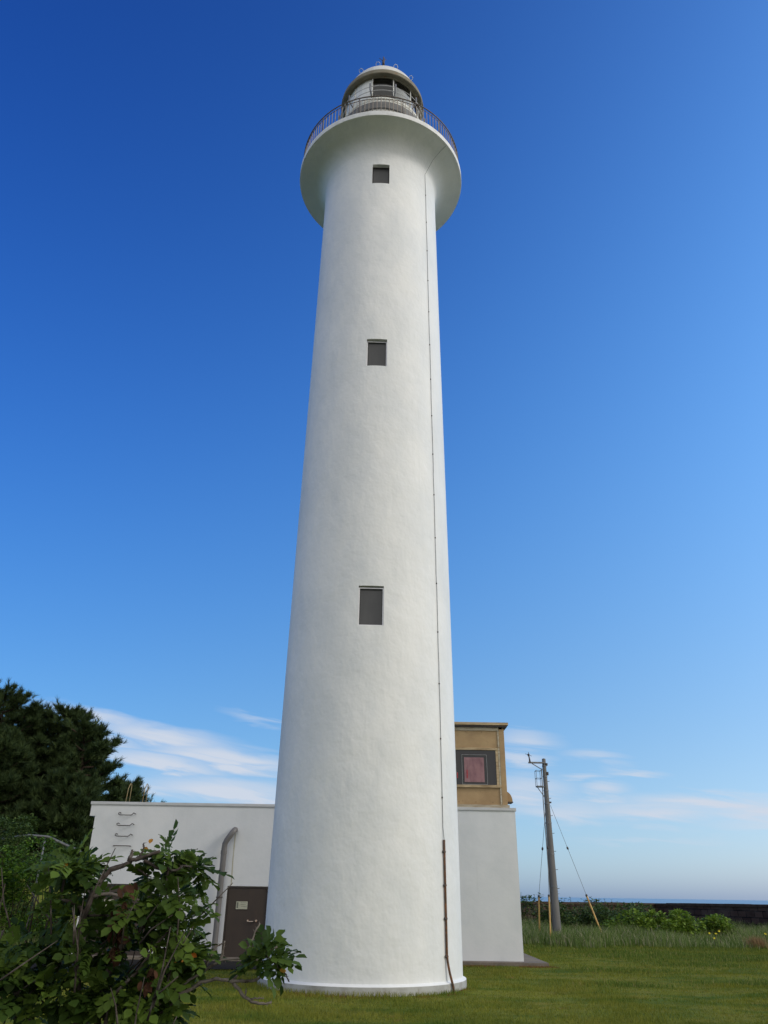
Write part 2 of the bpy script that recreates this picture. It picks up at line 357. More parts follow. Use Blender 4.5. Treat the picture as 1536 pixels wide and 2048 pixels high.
# leaf templates (x = along the leaf, unit length)
LEAF_V = np.array([(0, 0, 0), (.30, .27, .05), (.30, 0, -.03), (.30, -.27, .05), (.68, .27, .04), (.68, 0, -.05), (.68, -.27, .04), (1, 0, -.13)], dtype=float)
LEAF_F = [(0, 2, 1, 1), (0, 3, 2, 2), (1, 2, 5, 4), (2, 3, 6, 5), (4, 5, 7, 7), (5, 6, 7, 7)]
LEAF_T = [(0, 2, 1), (0, 3, 2), (1, 2, 5), (1, 5, 4), (2, 3, 6), (2, 6, 5), (4, 5, 7), (5, 6, 7)]
def compound(npair=3, droop=.25):
    V, F = [], []
    def leaflet(p, d, s):
        d = np.array(d, float); fr = frames(d[None], np.array([[0, 0, 1.0]]))[0]
        b = len(V); V.extend((fr @ (LEAF_V * s * [1, 1.28, 1]).T).T + p); F.extend([tuple(i + b for i in f) for f in LEAF_T])
    for i in range(npair):
        t = .22 + .26 * i; p = np.array([t, 0, -droop * t * t])
        for sg in (1, -1): leaflet(p, (.55, sg * .95, -.12), .40 + .05 * i)
    leaflet(np.array([.95, 0, -droop * .9]), (1, 0, -.35), .52)
    b = len(V)                                              # rachis
    for t in (0, .5, .97):
        for dy in (.012, -.012): V.append(np.array([t, dy, -droop * t * t]))
    F += [(b, b + 1, b + 3), (b, b + 3, b + 2), (b + 2, b + 3, b + 5), (b + 2, b + 5, b + 4)]
    return np.array(V), F
COMP_V, COMP_F = compound()

def vnoise(x, y, s, seed=0):
    """smooth value noise for ground height and planting density"""
    x = np.asarray(x, float) / s; y = np.asarray(y, float) / s
    xi = np.floor(x).astype(int); yi = np.floor(y).astype(int); fx = x - xi; fy = y - yi
    def h(a, b): 
        n = (a * 374761393 + b * 668265263 + seed * 1442695) & 0x7fffffff
        n = ((n ^ (n >> 13)) * 1274126177) & 0x7fffffff
        return (n & 0xffff) / 65535.0
    fx = fx * fx * (3 - 2 * fx); fy = fy * fy * (3 - 2 * fy)
    return (h(xi, yi) * (1 - fx) + h(xi + 1, yi) * fx) * (1 - fy) + (h(xi, yi + 1) * (1 - fx) + h(xi + 1, yi + 1) * fx) * fy

# ------------------------------------------------------------------ ground, path, sea
def ground_h(x, y):
    x = np.asarray(x, float); y = np.asarray(y, float)
    bank = np.clip((-9.6 - x) / 6, 0, 1); bank = bank * bank * (3 - 2 * bank) * np.clip((y - 17) / 8, 0, 1) * 1.5
    rough = (vnoise(x, y, 1.7, 3) - .5) * .07 + (vnoise(x, y, .6, 5) - .5) * .03
    d_t = np.hypot(x + .304, y - 18.893)
    flat = np.clip((d_t - 2.6) / 1.2, 0, 1)
    nearb = ((x > -9.2) & (x < 5.3) & (y > 23.0) & (y < 33.5)) | ((x < -2.4) & (x > -13) & (y > 15) & (y < 25))
    rough = np.where(nearb, rough * .15 - .012, rough * (.25 + .75 * flat) - .015)
    bank = bank + np.clip((-11 - x) / 12, 0, 1) * np.clip((y - 33) / 14, 0, 1) * 4.5
    edge = np.clip((np.hypot(np.maximum(y - 62, 0), np.maximum(x - 60, 0))) / 8, 0, 1)
    return bank + rough - edge * 24
def build_ground():
    xs = np.unique(np.concatenate([np.linspace(-260, -30, 24), np.linspace(-30, 30, 241), np.linspace(30, 75, 24)]))
    ys = np.unique(np.concatenate([np.linspace(-220, 8, 30), np.linspace(8, 50, 169), np.linspace(50, 75, 26)]))
    X, Y = np.meshgrid(xs, ys); Z = ground_h(X, Y)
    V = np.stack([X, Y, Z], -1).reshape(-1, 3); nx = len(xs)
    i, j = np.meshgrid(np.arange(len(ys) - 1), np.arange(nx - 1), indexing='ij'); a = (i * nx + j).ravel()
    F = np.stack([a, a + 1, a + nx + 1, a + nx], 1)
    o = np_mesh('lawn', V, F, M['lawn'], smooth=True); tag(o, kind='structure')
build_ground()
sea = MB().add([(-50000, 60, -22), (50000, 60, -22), (50000, 50000, -22), (-50000, 50000, -22)], [(0, 1, 2, 3)]).build('sea', M['water'])
tag(sea, kind='structure')
pth = MB().add([(x, y, .016) for x, y in ((-2.9, 24.05), (-8.9, 24.05), (-13.5, 22.3), (-16, 15.5), (-9.5, 15.2), (-7.7, 18.4), (-6.9, 20.6), (-4.6, 21.3), (-2.9, 21.6))],
               [tuple(range(8, -1, -1))]).build('path', M['asphalt'])
for v in pth.data.vertices: pass
if pth.data.polygons[0].normal.z < 0: pth.data.flip_normals()
tag(pth, kind='structure')

# ------------------------------------------------------------------ lighthouse
TC = (-.30432, 18.89327)
def trad(z):
    t = z / 25; return .19854 * t ** 3 - .32203 * t ** 2 - .12147 * t + 2.13564
def tp(r, deg, z): return (TC[0] + r * math.sin(R(deg)), TC[1] - r * math.cos(R(deg)), z)
LH = empty('lighthouse', (TC[0], TC[1], 0), 'tall white round lighthouse tower with three small windows and a railed gallery under its lantern', 'lighthouse')
WINS = [(7.235, 8.21), (14.72, 15.66), (22.02, 22.90)]; WA = (-7.3, 9.2)
def build_shaft():
    angs = sorted(set([WA[0], WA[1], (WA[0] + WA[1]) / 2, WA[0] / 2 + .2, WA[1] / 2 + 1] + [round(a, 3) for a in np.arange(-180, 180, 3.0) if not (-9 < a < 11)]))
    zs = sorted(set([.12] + list(np.arange(.5, 23.01, .42)) + [w for p in WINS for w in p] + [.5 * (a + b) for a, b in WINS]))
    prof = [(trad(z), z) for z in zs if z < 23.3]
    z0 = 23.31; r0 = trad(z0)
    for k in range(1, 15):
        a = math.pi / 2 * k / 14
        prof.append((r0 + .60 * (1 - math.cos(a)), z0 + .02 + .70 * math.sin(a)))
    prof.append((2.80, 24.055))
    rows = [z for _, z in prof]; n = len(angs); V = []; F = []
    for r, z in prof:
        for a in angs: V.append(tp(r, a, z))
    for i in range(len(prof) - 1):
        zm = (rows[i] + rows[i + 1]) / 2
        for k in range(n):
            k2 = (k + 1) % n
            am = (angs[k] + (angs[k2] if k2 else angs[0] + 360)) / 2
            if WA[0] < am < WA[1] and any(a < zm < b for a, b in WINS): continue
            F.append((i * n + k, i * n + k2, (i + 1) * n + k2, (i + 1) * n + k))
    o = MB().add(V, F).build('tower_shaft', M['tower'], LH, smooth=True)
    return o
build_shaft()
def build_windows():
    for w, (z0, z1) in enumerate(WINS):
        dep = .14 if w == 0 else .17
        am = [WA[0], WA[0] / 2 + .2, (WA[0] + WA[1]) / 2, WA[1] / 2 + 1, WA[1]]
        # flat plane set back in the wall, square to the centre of the opening
        ac = (WA[0] + WA[1]) / 2; nrm = Vector((math.sin(R(ac)), -math.cos(R(ac)), 0)); tan = Vector((math.cos(R(ac)), math.sin(R(ac)), 0))
        half = trad((z0 + z1) / 2) * math.sin(R((WA[1] - WA[0]) / 2))
        c0 = Vector((TC[0], TC[1], 0)) + nrm * (trad((z0 + z1) / 2) - dep)
        rv = MB()
        def pl(u, z, off=0): return tuple(c0 + tan * u + nrm * off + Vector((0, 0, z)))
        out_b = [tp(trad(z0), a, z0) for a in am]; out_t = [tp(trad(z1), a, z1) for a in am]
        us = [-half, -half / 2, 0, half / 2, half]
        in_b = [pl(u, z0) for u in us]; in_t = [pl(u, z1) for u in us]
        for i in range(4):
            rv.add([out_t[i], out_t[i + 1], in_t[i + 1], in_t[i]], [(0, 3, 2, 1)])
            rv.add([out_b[i], out_b[i + 1], in_b[i + 1], in_b[i]], [(0, 1, 2, 3)])
        rv.add([out_b[0], out_t[0], in_t[0], in_b[0]], [(0, 3, 2, 1)]); rv.add([out_b[4], out_t[4], in_t[4], in_b[4]], [(0, 1, 2, 3)])
        win = rv.build('window', M['tower'], LH); fo = .0 if w == 2 else .045
        def bar(mb, u0, u1, za, zb, o0, o1):
            vs = [pl(u0, za, o1), pl(u1, za, o1), pl(u1, za, o0), pl(u0, za, o0), pl(u0, zb, o1), pl(u1, zb, o1), pl(u1, zb, o0), pl(u0, zb, o0)]
            mb.add(vs, [(0, 3, 2, 1), (4, 5, 6, 7), (0, 1, 5, 4), (1, 2, 6, 5), (2, 3, 7, 6), (3, 0, 4, 7)])
        fr = MB(); t = .028 if w < 2 else .02; e = .003
        zt_ = z1 - (.028 if w < 2 else 0)
        bar(fr, -half + e, -half + t, z0 + e, zt_ - e, 0, .035 + fo); bar(fr, half - t, half - e, z0 + e, zt_ - e, 0, .035 + fo)
        bar(fr, -half + t, half - t, zt_ - t, zt_ - e, 0, .035 + fo); bar(fr, -half + t, half - t, z0 + e, z0 + t, 0, .035 + fo)
        gk = MB(); t2 = t + .012
        bar(gk, -half + t + .001, -half + t2, z0 + t + .001, zt_ - t - .001, .001, .020 + fo); bar(gk, half - t2, half - t - .001, z0 + t + .001, zt_ - t - .001, .001, .020 + fo)
        bar(gk, -half + t2, half - t2, zt_ - t2 - .008, zt_ - t - .001, .001, .020 + fo); bar(gk, -half + t2, half - t2, z0 + t + .001, z0 + t2, .001, .020 + fo)
        gk.build('window_gasket', M['lantdark'], win)
        f = fr.build('window_frame', M['alu'] if w < 2 else M['doorframe'], win)
        pn = MB(); bar(pn, -half + t - .004, half - t + .004, z0 + t - .004, z1 - t + .004, -.02, .008 + fo * .7)
        pn.build('window_pane', M['pane'], win)
build_windows()
# plinth step at the foot
MB().lathe([(2.11, .19), (2.135, .175), (2.16, .150), (2.20, .140), (2.205, .132)], 128, TC).build('plinth_ledge', M['tower'], LH, smooth=True, angle=60)
MB().lathe([(2.2045, .132), (2.21, .06), (2.215, -.12)], 128, TC).build('plinth', M['plinthface'], LH, smooth=True, angle=30)
# gallery slab: rim with drip edge, deck on top
MB().lathe([(2.80, 24.055), (2.80, 24.04), (2.845, 24.04), (2.85, 24.06), (2.85, 24.23), (2.83, 24.25), (1.4, 24.27)], 128, TC).build('gallery_slab', M['plinth'], LH, smooth=True, angle=30)
def ring(r, z, n=96, a0=0, a1=360):
    return [tp(r, a0 + (a1 - a0) * k / n, z) for k in range(n)]
RAIL = MB().tube(ring(2.76, 25.09), .022, 6, closed=True).tube(ring(2.76, 24.95), .014, 6, closed=True).tube(ring(2.76, 24.34), .012, 6, closed=True).build('guard_rail', M['rail'], LH, smooth=True)
def balusters():
    n = 130; bal = None
    me = MB().tube([(0, 0, 0), (0, 0, .71)], .0135, 6)
    rest = MB()
    for k in range(n):
        a = -180 + 360 * k / n
        if abs(a) < 110 and abs(a) > -1 and k * 0 == 0:
            p = tp(2.76, a, 24.245)
            if bal is None:
                bal = me.build('baluster', M['bal'], None, smooth=True); bal.parent = RAIL; o = bal
            else:
                o = bal.copy(); COL.objects.link(o); o.parent = RAIL
            o.location = (p[0] - TC[0], p[1] - TC[1], p[2])
        else: rest.tube([tp(2.76, a, 24.245), tp(2.76, a, 24.95)], .011, 5)
    o = rest.build('baluster_row', M['rail'], RAIL); o['kind'] = 'stuff'
    ps = None
    for a in np.arange(-165, 180, 30):
        p = tp(2.76, a, 24.245)
        if ps is None:
            ps = MB().tube([(0, 0, 0), (0, 0, .85)], .017, 8).build('rail_post', M['rail'], None, smooth=True); ps.parent = RAIL; o = ps
        else: o = ps.copy(); COL.objects.link(o); o.parent = RAIL
        o.location = (p[0] - TC[0], p[1] - TC[1], p[2])
balusters()
# lantern
MB().lathe([(1.50, 24.26), (1.50, 26.22)], 96, TC).build('lantern_wall', M['dome'], LH, smooth=True)
MB().lathe([(1.50, 26.22), (1.56, 26.22), (1.565, 26.24), (1.565, 26.54), (1.50, 26.56)], 96, TC).build('lantern_band', M['band'], LH, smooth=True, angle=30)
def ribbed():
    m = MB().lathe([(1.50, 26.56), (1.50, 26.87), (1.47, 26.90), (1.33, 26.91)], 96, TC)
    for k in range(96):
        a = 360 * k / 96
        p0, p1 = tp(1.505, a, 26.57), tp(1.505, a, 26.86)
        m.tube([p0, p1], .010, 4)
    m.tube(ring(1.51, 26.72), .010, 5, closed=True)
    return m.build('ribbed_drum', M['rib'], LH)
ribbed()
NP = 11; PA = 360 / NP; A0 = 1 - PA / 2
def lantern_glass():
    for k in range(NP):
        a = A0 + k * PA; mid = ((a + PA / 2 + 180) % 360) - 180
        white = not (-20 < mid < 80)
        m = MB().lathe([(1.335, 26.91), (1.335, 28.2)], 6, TC, a, a + PA)
        m.build('lantern_pane', M['curtain'] if white else M['glass'], LH, smooth=True)
    for k in range(NP):
        a = A0 + k * PA
        MB().tube([tp(1.345, a, 26.9), tp(1.345, a, 28.2)], .022, 6).build('mullion', M['dome'], LH, smooth=True)
    MB().lathe([(1.24, 26.92), (1.24, 27.96)], 20, TC, 19, 78).build('inner_curtain', M['curtain'], LH, smooth=True)
    MB().lathe([(.01, 28.0), (.34, 27.98), (.60, 27.8), (.74, 27.4), (.60, 27.0), (.40, 26.95)], 40, TC).build('lamp_optic', M['lantdark'], LH, smooth=True)
lantern_glass()
# eave ring and dome
MB().lathe([(1.30, 28.17), (1.345, 28.17), (1.345, 28.14), (1.38, 28.14), (1.385, 28.17), (1.50, 28.17), (1.50, 28.15), (1.545, 28.15), (1.56, 28.17), (1.56, 28.24), (1.54, 28.25), (1.54, 28.37), (1.50, 28.40), (1.40, 28.42)], 128, TC).build('eave_ring', M['eave'], LH, smooth=True, angle=30)
DOME = MB().lathe([(1.42 * math.cos(R(t)), 28.35 + 1.42 * math.sin(R(t))) for t in list(range(0, 90, 5)) + [89.9]], 96, TC).build('dome_roof', M['dome'], LH, smooth=True)
MB().lathe([(1.43, 28.33), (1.445, 28.42), (1.425, 28.47)], 96, TC).build('dome_band', M['dome'], LH, smooth=True)
for a in (-9, 24, -37, 52):
    t = R(37 if abs(a) < 30 else 25); c = Vector((TC[0], TC[1], 28.35)); n = Vector((math.cos(t) * math.sin(R(a)), -math.cos(t) * math.cos(R(a)), math.sin(t)))
    tg = Vector((math.cos(R(a)), math.sin(R(a)), 0)); b = c + n * 1.415
    MB().tube([b - tg * .07, b - tg * .08 + n * .07, b - tg * .045 + n * .125, b + tg * .045 + n * .125, b + tg * .08 + n * .07, b + tg * .07], .009, 6).build('grab_loop', M['dome'], LH, smooth=True)
ap = (TC[0], TC[1], 29.77)
rod = MB().tube([ap, (ap[0], ap[1], 30.6), (ap[0], ap[1], 31.5)], [.03, .03, .02], 8)
for dx, dz in ((-.16, .22), (.10, .16), (-.07, .1), (.05, .25)):
    rod.tube([(ap[0], ap[1], 31.2), (ap[0] + dx, ap[1], 31.2 + dz)], .012, 5)
rod.tube([(ap[0], ap[1], 31.0), (ap[0], ap[1], 31.25)], .05, 8)
rod.build('wind_gauge', M['darkiron'], LH, smooth=True)
# hand rings round the lantern with their brackets
GR = MB().tube(ring(1.58, 27.38), .012, 6, closed=True).tube(ring(1.52, 27.22), .014, 6, closed=True).build('lantern_hand_ring', M['cap'], LH, smooth=True)
for k in range(NP):
    a = A0 + k * PA
    MB().tube([tp(1.36, a, 27.0), tp(1.60, a, 27.22), tp(1.60, a, 27.52)], [.02, .028, .034], 6).build('ring_bracket', M['galv'], LH, smooth=True)
for k in range(12):
    a = -170 + 30 * k
    if abs(a) < 60: continue
    MB().tube([tp(1.535, a, 26.9), tp(1.548, a, 28.16)], .013, 6).build('eave_stay', M['eave'], LH)
# lightning conductor down the shaft
def conductor():
    pts = [tp(2.80, 51, 24.02), tp(2.55, 51.5, 23.97), tp(2.25, 51.5, 23.78), tp(trad(23.3) + .03, 51, 23.3)]
    rr = random.Random(4)
    z = 22.8
    while z > 2.8:
        pts.append(tp(trad(z) + .014, 52 + rr.uniform(-.22, .22), z)); z -= .45
    pts.append(tp(trad(2.75) + .03, 52.1, 2.75))
    c = MB().tube(pts, .0075, 6).build('conductor_cable', M['greymetal'], LH, smooth=True)
    for z in np.arange(3.6, 23.2, 1.25):
        p = Vector(tp(trad(z) + .012, 52, z))
        MB().lathe([(0.001, z - .02), (.016, z - .014), (.016, z + .014), (.001, z + .02)], 8, (p.x, p.y)).build('cable_clip', M['darkiron'], c)
    pp = [tp(trad(z) + .03, 52.1, z) for z in (2.75, 2.0, 1.2, .62)] + [tp(trad(.5) + .04, 52.3, .5), tp(2.20, 52.8, .33), tp(2.245, 54.2, .08), tp(2.25, 54.6, -.05)]
    cp = MB().tube(pp, .024, 10).build('conduit_pipe', M['rust'], LH, smooth=True)
    for z in (2.52, 1.88, 1.27, .60):
        p = Vector(tp(trad(z) + .022, 52.1, z)); t = Vector((math.cos(R(52)), math.sin(R(52)), 0))
        MB().tube([p - t * .055, p - t * .03, p + t * .03, p + t * .055], [.008, .029, .029, .008], 8).build('pipe_clamp', M['darkiron'], cp)
conductor()

# ------------------------------------------------------------------ annex building
WY = 24.334; XL, XR, H = -8.46, 4.07, 3.98; YB = 32.0
AN = empty('annex_building', (-2.2, WY, 0), 'low white rendered flat-roofed building behind the lighthouse tower with two brown doors', 'building')
def wall_with_holes():
    """front face with the two door openings cut in, then the other walls"""
    m = MB()
    D1 = (-4.32, -3.14, .06, 1.845); D2 = (-8.30, -6.45, .06, 1.855)
    xs = [XL, D2[0], D2[1], D1[0], D1[1], XR]; zs = [0.0, .06, 1.845, 1.855, H]
    def q(x0, x1, z0, z1, y=WY): m.add([(x0, y, z0), (x1, y, z0), (x1, y, z1), (x0, y, z1)], [(0, 1, 2, 3)])
    q(XL, D2[0], 0, H); q(D2[0], D2[1], D2[3], H); q(D2[0], D2[1], 0, .06); q(D2[1], D1[0], 0, H); q(D1[0], D1[1], D1[3], H); q(D1[0], D1[1], 0, .06); q(D1[1], XR, 0, H)
    for (x0, x1, z0, z1) in (D1, D2):
        d = WY + .10
        m.add([(x0, WY, z0), (x0, WY, z1), (x0, d, z1), (x0, d, z0)], [(0, 1, 2, 3)]); m.add([(x1, WY, z0), (x1, WY, z1), (x1, d, z1), (x1, d, z0)], [(3, 2, 1, 0)])
        m.add([(x0, WY, z1), (x1, WY, z1), (x1, d, z1), (x0, d, z1)], [(0, 1, 2, 3)])
    m.add([(XL, WY, 0), (XL, YB, 0), (XL, YB, H), (XL, WY, H)], [(0, 3, 2, 1)][::-1]); m.add([(XR, WY, 0), (XR, YB, 0), (XR, YB, H), (XR, WY, H)], [(0, 1, 2, 3)])
    m.add([(XL, YB, 0), (XR, YB, 0), (XR, YB, H), (XL, YB, H)], [(1, 0, 3, 2)])
    w = m.build('wall', M['wall'], AN)
    # doors
    for i, (x0, x1, z0, z1) in enumerate((D1, D2)):
        fr = MB(); t = .045; ya, yb = WY + .012, WY + .06
        fr.box(x0 + .002, x0 + t, ya, yb, z0, z1 - .002).box(x1 - t, x1 - .002, ya, yb, z0, z1 - .002).box(x0 + t, x1 - t, ya, yb, z1 - t, z1 - .002)
        if i == 0:
            d = MB().box(x0 + t + .004, x1 - t - .004, WY + .03, WY + .075, z0 + .01, z1 - t - .004).build('door', M['door'], AN, bevel=.003)
            fr.build('door_frame', M['doorframe'], d)
            pf = MB().box(-4.045, -3.68, WY + .020, WY + .0295, 1.235, 1.475).build('plate_holder', M['doorframe'], d)
            pl = MB().box(-4.03, -3.705, WY + .014, WY + .0195, 1.26, 1.455).build('notice_plate', M['plate'], d)
            ink = MB()
            rr = random.Random(3)
            for r_, (xa, xb) in enumerate(((-3.90, -3.73), (-3.90, -3.76), (-3.88, -3.74))):
                x = xa
                while x < xb:
                    wdt = rr.uniform(.008, .02); ink.box(x, x + wdt, WY + .0120, WY + .0135, 1.415 - r_ * .045, 1.428 - r_ * .045); x += wdt + .007
            ink.box(-4.01, -3.965, WY + .012, WY + .0135, 1.285, 1.43).build('notice_text', M['ink'], d)
            h = MB().tube([(-3.66, WY + .03, .965), (-3.66, WY - .025, .965), (-3.60, WY - .032, .955), (-3.50, WY - .032, .96)], .012, 8).tube([(-3.42, WY + .03, .975), (-3.42, WY - .035, .975)], [.03, .03], 12)
            h.tube([(-3.66, WY + .03, .975), (-3.66, WY - .012, .975)], [.026, .026], 12).build('door_handle', M['brass'], d, smooth=True, angle=40)
        else:
            xm = (x0 + x1) / 2
            for (a, b) in ((x0 + t + .004, xm - .003), (xm + .003, x1 - t - .004)):
                d = MB().box(a, b, WY + .03, WY + .075, z0 + .01, z1 - t - .004).build('door', M['door'], AN, bevel=.003)
                if a < xm - .5:
                    fr.build('door_frame', M['doorframe'], d)
                    MB().box(a + .42, a + .72, WY + .016, WY + .0285, 1.25, 1.45).build('notice_plate', M['plate'], d)
wall_with_holes()
# roof slab end projecting to the left, and metal cap
MB().box(XL - .16, XL - .001, WY + .002, YB, 3.66, H).build('roof_slab_end', M['wall'], AN)
MB().box(XL - .185, XR + .03, WY - .03, WY + .22, H, H + .082).box(XL - .185, XL + .03, WY + .22, YB + .03, H, H + .082).box(XR - .22, XR + .03, WY + .22, YB + .03, H, H + .082).box(XL + .03, XR - .22, YB - .2, YB + .03, H, H + .082).build('parapet_cap', M['cap'], AN, bevel=.006)
MB().box(XL + .032, XR - .222, WY + .222, YB - .202, H - .2, H - .03).build('roof_deck', M['concrete'], AN)
MB().box(XL - .16, XR + .02, WY - .012, WY - .001, H - .02, H - .001).build('cap_drip', M['cap'], AN)
# drainpipe: elbow out of the wall, then down
def drain():
    pts = [(-4.25, WY + .03, 3.335), (-4.25, WY - .06, 3.33), (-4.262, WY - .12, 3.305), (-4.30, WY - .15, 3.25), (-4.39, WY - .15, 3.12), (-4.455, WY - .15, 3.02), (-4.487, WY - .15, 2.94), (-4.495, WY - .15, 2.82), (-4.495, WY - .15, .06)]
    d = MB().tube(pts, .082, 16).build('drainpipe', M['pipe'], AN, smooth=True, angle=50)
    for z, r, h in ((2.72, .092, .10), (1.55, .092, .035), (.38, .092, .035)):
        MB().lathe([(.081, z - h / 2), (r, z - h / 2), (r, z + h / 2), (.081, z + h / 2)], 20, (-4.495, WY - .15)).build('pipe_collar', M['pipe'] if z > 2 else M['darkiron'], d, smooth=True, angle=30)
    for z in (1.60, .42, 2.70):
        MB().box(-4.50, -4.47, WY - .07, WY - .001, z, z + .03).build('pipe_bracket', M['darkiron'], d)
    MB().add([(x, WY - .003, z) for x, z in ((-4.255, 3.24), (-4.215, 3.24), (-4.225, 2.6), (-4.20, 1.86), (-4.235, 1.86), (-4.25, 2.5))], [(0, 5, 4, 3, 2, 1)][::1]).build('rust_streak', M['streak'], AN)
drain()
# four iron rungs on the wall, roof grab rails above
for i, z in enumerate((3.70, 3.41, 3.12, 2.85)):
    x0, x1 = (-7.735, -7.285)
    y = WY - .11
    if i < 3:
        pts = [(x0 + .03, WY + .02, z + .05), (x0 + .03, y + .01, z + .055), (x0 - .005, y, z + .04), (x0, y, z + .005), (x0 + .05, y, z - .012), (x1 - .07, y, z - .012), (x1 - .03, y, z + .02), (x1 - .005, y, z + .05), (x1 + .02, y + .02, z + .035), (x1 + .02, WY + .02, z + .03)]
    else: pts = [(x0 - .02, WY + .02, z), (x0 - .02, y + .03, z), (x0, y, z), (x1, y, z), (x1 + .02, y + .03, z), (x1 + .02, WY + .02, z)]
    MB().tube(pts, .012, 8).build('step_rung', M['darkiron'], AN, smooth=True)
for x in (-7.63, -7.13):
    MB().tube([(x, WY + .05, 4.06), (x + .02, WY + .05, 4.45), (x + .045, WY + .08, 4.56), (x + .05, WY + .12, 4.60), (x + .06, WY + .18, 4.58), (x + .06, WY + .21, 4.5), (x + .055, WY + .22, 4.06)], .013, 8).build('roof_grab_rail', M['yellowrail'], AN, smooth=True)

# apron slab
ap_ = MB().box(-9.1, 4.68, WY - .40, WY - .001, -.15, .085).box(XR + .001, 4.68, WY - .001, YB + .3, -.15, .085).build('concrete_apron', M['concrete'], None, bevel=.01)
tag(ap_, kind='structure')

# ------------------------------------------------------------------ rooftop cabin
CY = 24.75
CB = empty('rooftop_cabin', (2.0, CY, 4.0), 'weathered tan sheet-metal cabin with a dark window standing on the white roof', 'cabin')
def cabin():
    x0, x1 = -.1, 3.93; y1 = CY + 2.3; zb, zt = 4.0, 6.51
    # front in panels: below and above the window
    MB().box(x0, x1 - .22, CY + .02, CY + .05, 4.16, 4.675).build('lower_panel', M['tan'], CB)
    MB().box(x0, x1 - .22, CY + .02, CY + .05, 5.875, 6.395).build('upper_panel', M['tan'], CB)
    MB().box(x0, x0 + .03, CY + .05, y1, zb, zt).box(x1 - .052, x1 - .022, CY + .05, y1, 4.0, zt).box(x0 + .03, x1 - .052, y1 - .03, y1, zb, zt).build('side_wall', M['tan'], CB)
    MB().box(x1 - .215, x1 - .165, CY - .002, CY + .045, 4.19, 6.39).build('corner_seam', M['cream'], CB)
    MB().box(x1 - .163, x1, CY - .006, CY + .049, 4.19, 6.45).build('corner_post', M['tan'], CB, bevel=.006)
    MB().box(x0, x1 - .17, CY - .01, CY + .05, 6.398, 6.50).build('head_trim', M['cream'], CB, bevel=.004)
    MB().box(x0 - .1, x1 + .13, CY - .13, y1 + .1, 6.555, 6.64).build('cabin_roof', M['tantrim'], CB, bevel=.006)
    MB().box(x0 - .05, x1 + .09, CY - .09, y1 + .05, 6.505, 6.553).build('roof_soffit', M['darkiron'], CB)
    MB().box(x0, x1 + .05, CY - .05, CY + .1, 3.95, 4.185).build('base_strip', M['cream'], CB, bevel=.005)
    # window
    w = MB().box(x0, x1 - .22, CY - .012, CY + .05, 5.80, 5.872).box(x0, x1 - .17, CY - .05, CY + .05, 4.678, 4.752).box(x1 - .30, x1 - .223, CY - .004, CY + .05, 4.754, 5.798).build('window', M['tantrim'], CB, bevel=.004)
    MB().box(x0, x1 - .302, CY + .035, CY + .05, 4.754, 5.798).build('window_pane', M['darkglass'], w)
    s = MB()  # frame and pink panel modelled for the paler reflection in the glass
    a, b, c, d = 2.56, 3.35, 4.765, 5.66; t = .013; yy = CY + .008
    s.box(a, a + t, yy, yy + .02, c, d).box(b - t, b, yy, yy + .02, c, d).box(a + t, b - t, yy, yy + .02, d - t, d).box(a + t, b - t, yy, yy + .02, c, c + t)
    s.build('reflected_frame', M['greymetal'], w)
    MB().box(2.635, 3.255, CY + .012, CY + .03, 4.84, 5.575).build('reflected_panel', M['pink'], w)
    MB().box(2.40, 2.43, CY + .02, CY + .032, 4.95, 5.12).box(2.30, 2.32, CY + .02, CY + .032, 5.0, 5.06).box(2.70, 2.735, CY + .006, CY + .011, 4.95, 5.2).build('red_reflection', M['redglint'], w)  # small red pieces stand in for red light reflected in the glass
    for k in range(14):
        MB().tube([(x0 + .2 + k * .26, CY + .021, 4.26 if k % 2 else 6.36), (x0 + .2 + k * .26, CY + .012, 4.26 if k % 2 else 6.36)], .012, 6).build('panel_screw', M['rust'], CB)
    # quarter-round hood on the right wall
    m = MB(); xs = x1 - .02; n = 10; ya, yb = CY + .25, CY + .65; zc = 4.31; r = .30
    pts = [(xs + (r * .72) * math.sin(R(90 * k / n)), zc + r * math.cos(R(90 * k / n))) for k in range(n + 1)]
    V = [(x, ya, z) for x, z in pts] + [(x, yb, z) for x, z in pts] + [(xs, ya, zc), (xs, yb, zc)]
    F = [(k, k + 1, n + 2 + k, n + 1 + k) for k in range(n)] + [tuple([2 * n + 2] + list(range(n, -1, -1)))] + [tuple([2 * n + 3] + list(range(n + 1, 2 * n + 2)))]
    m.add(V, F).build('vent_hood', M['tan'], CB)
    MB().box(xs, xs + r * .76, ya - .01, yb + .01, zc - .03, zc - .002).build('hood_lip', M['darkiron'], CB)
cabin()

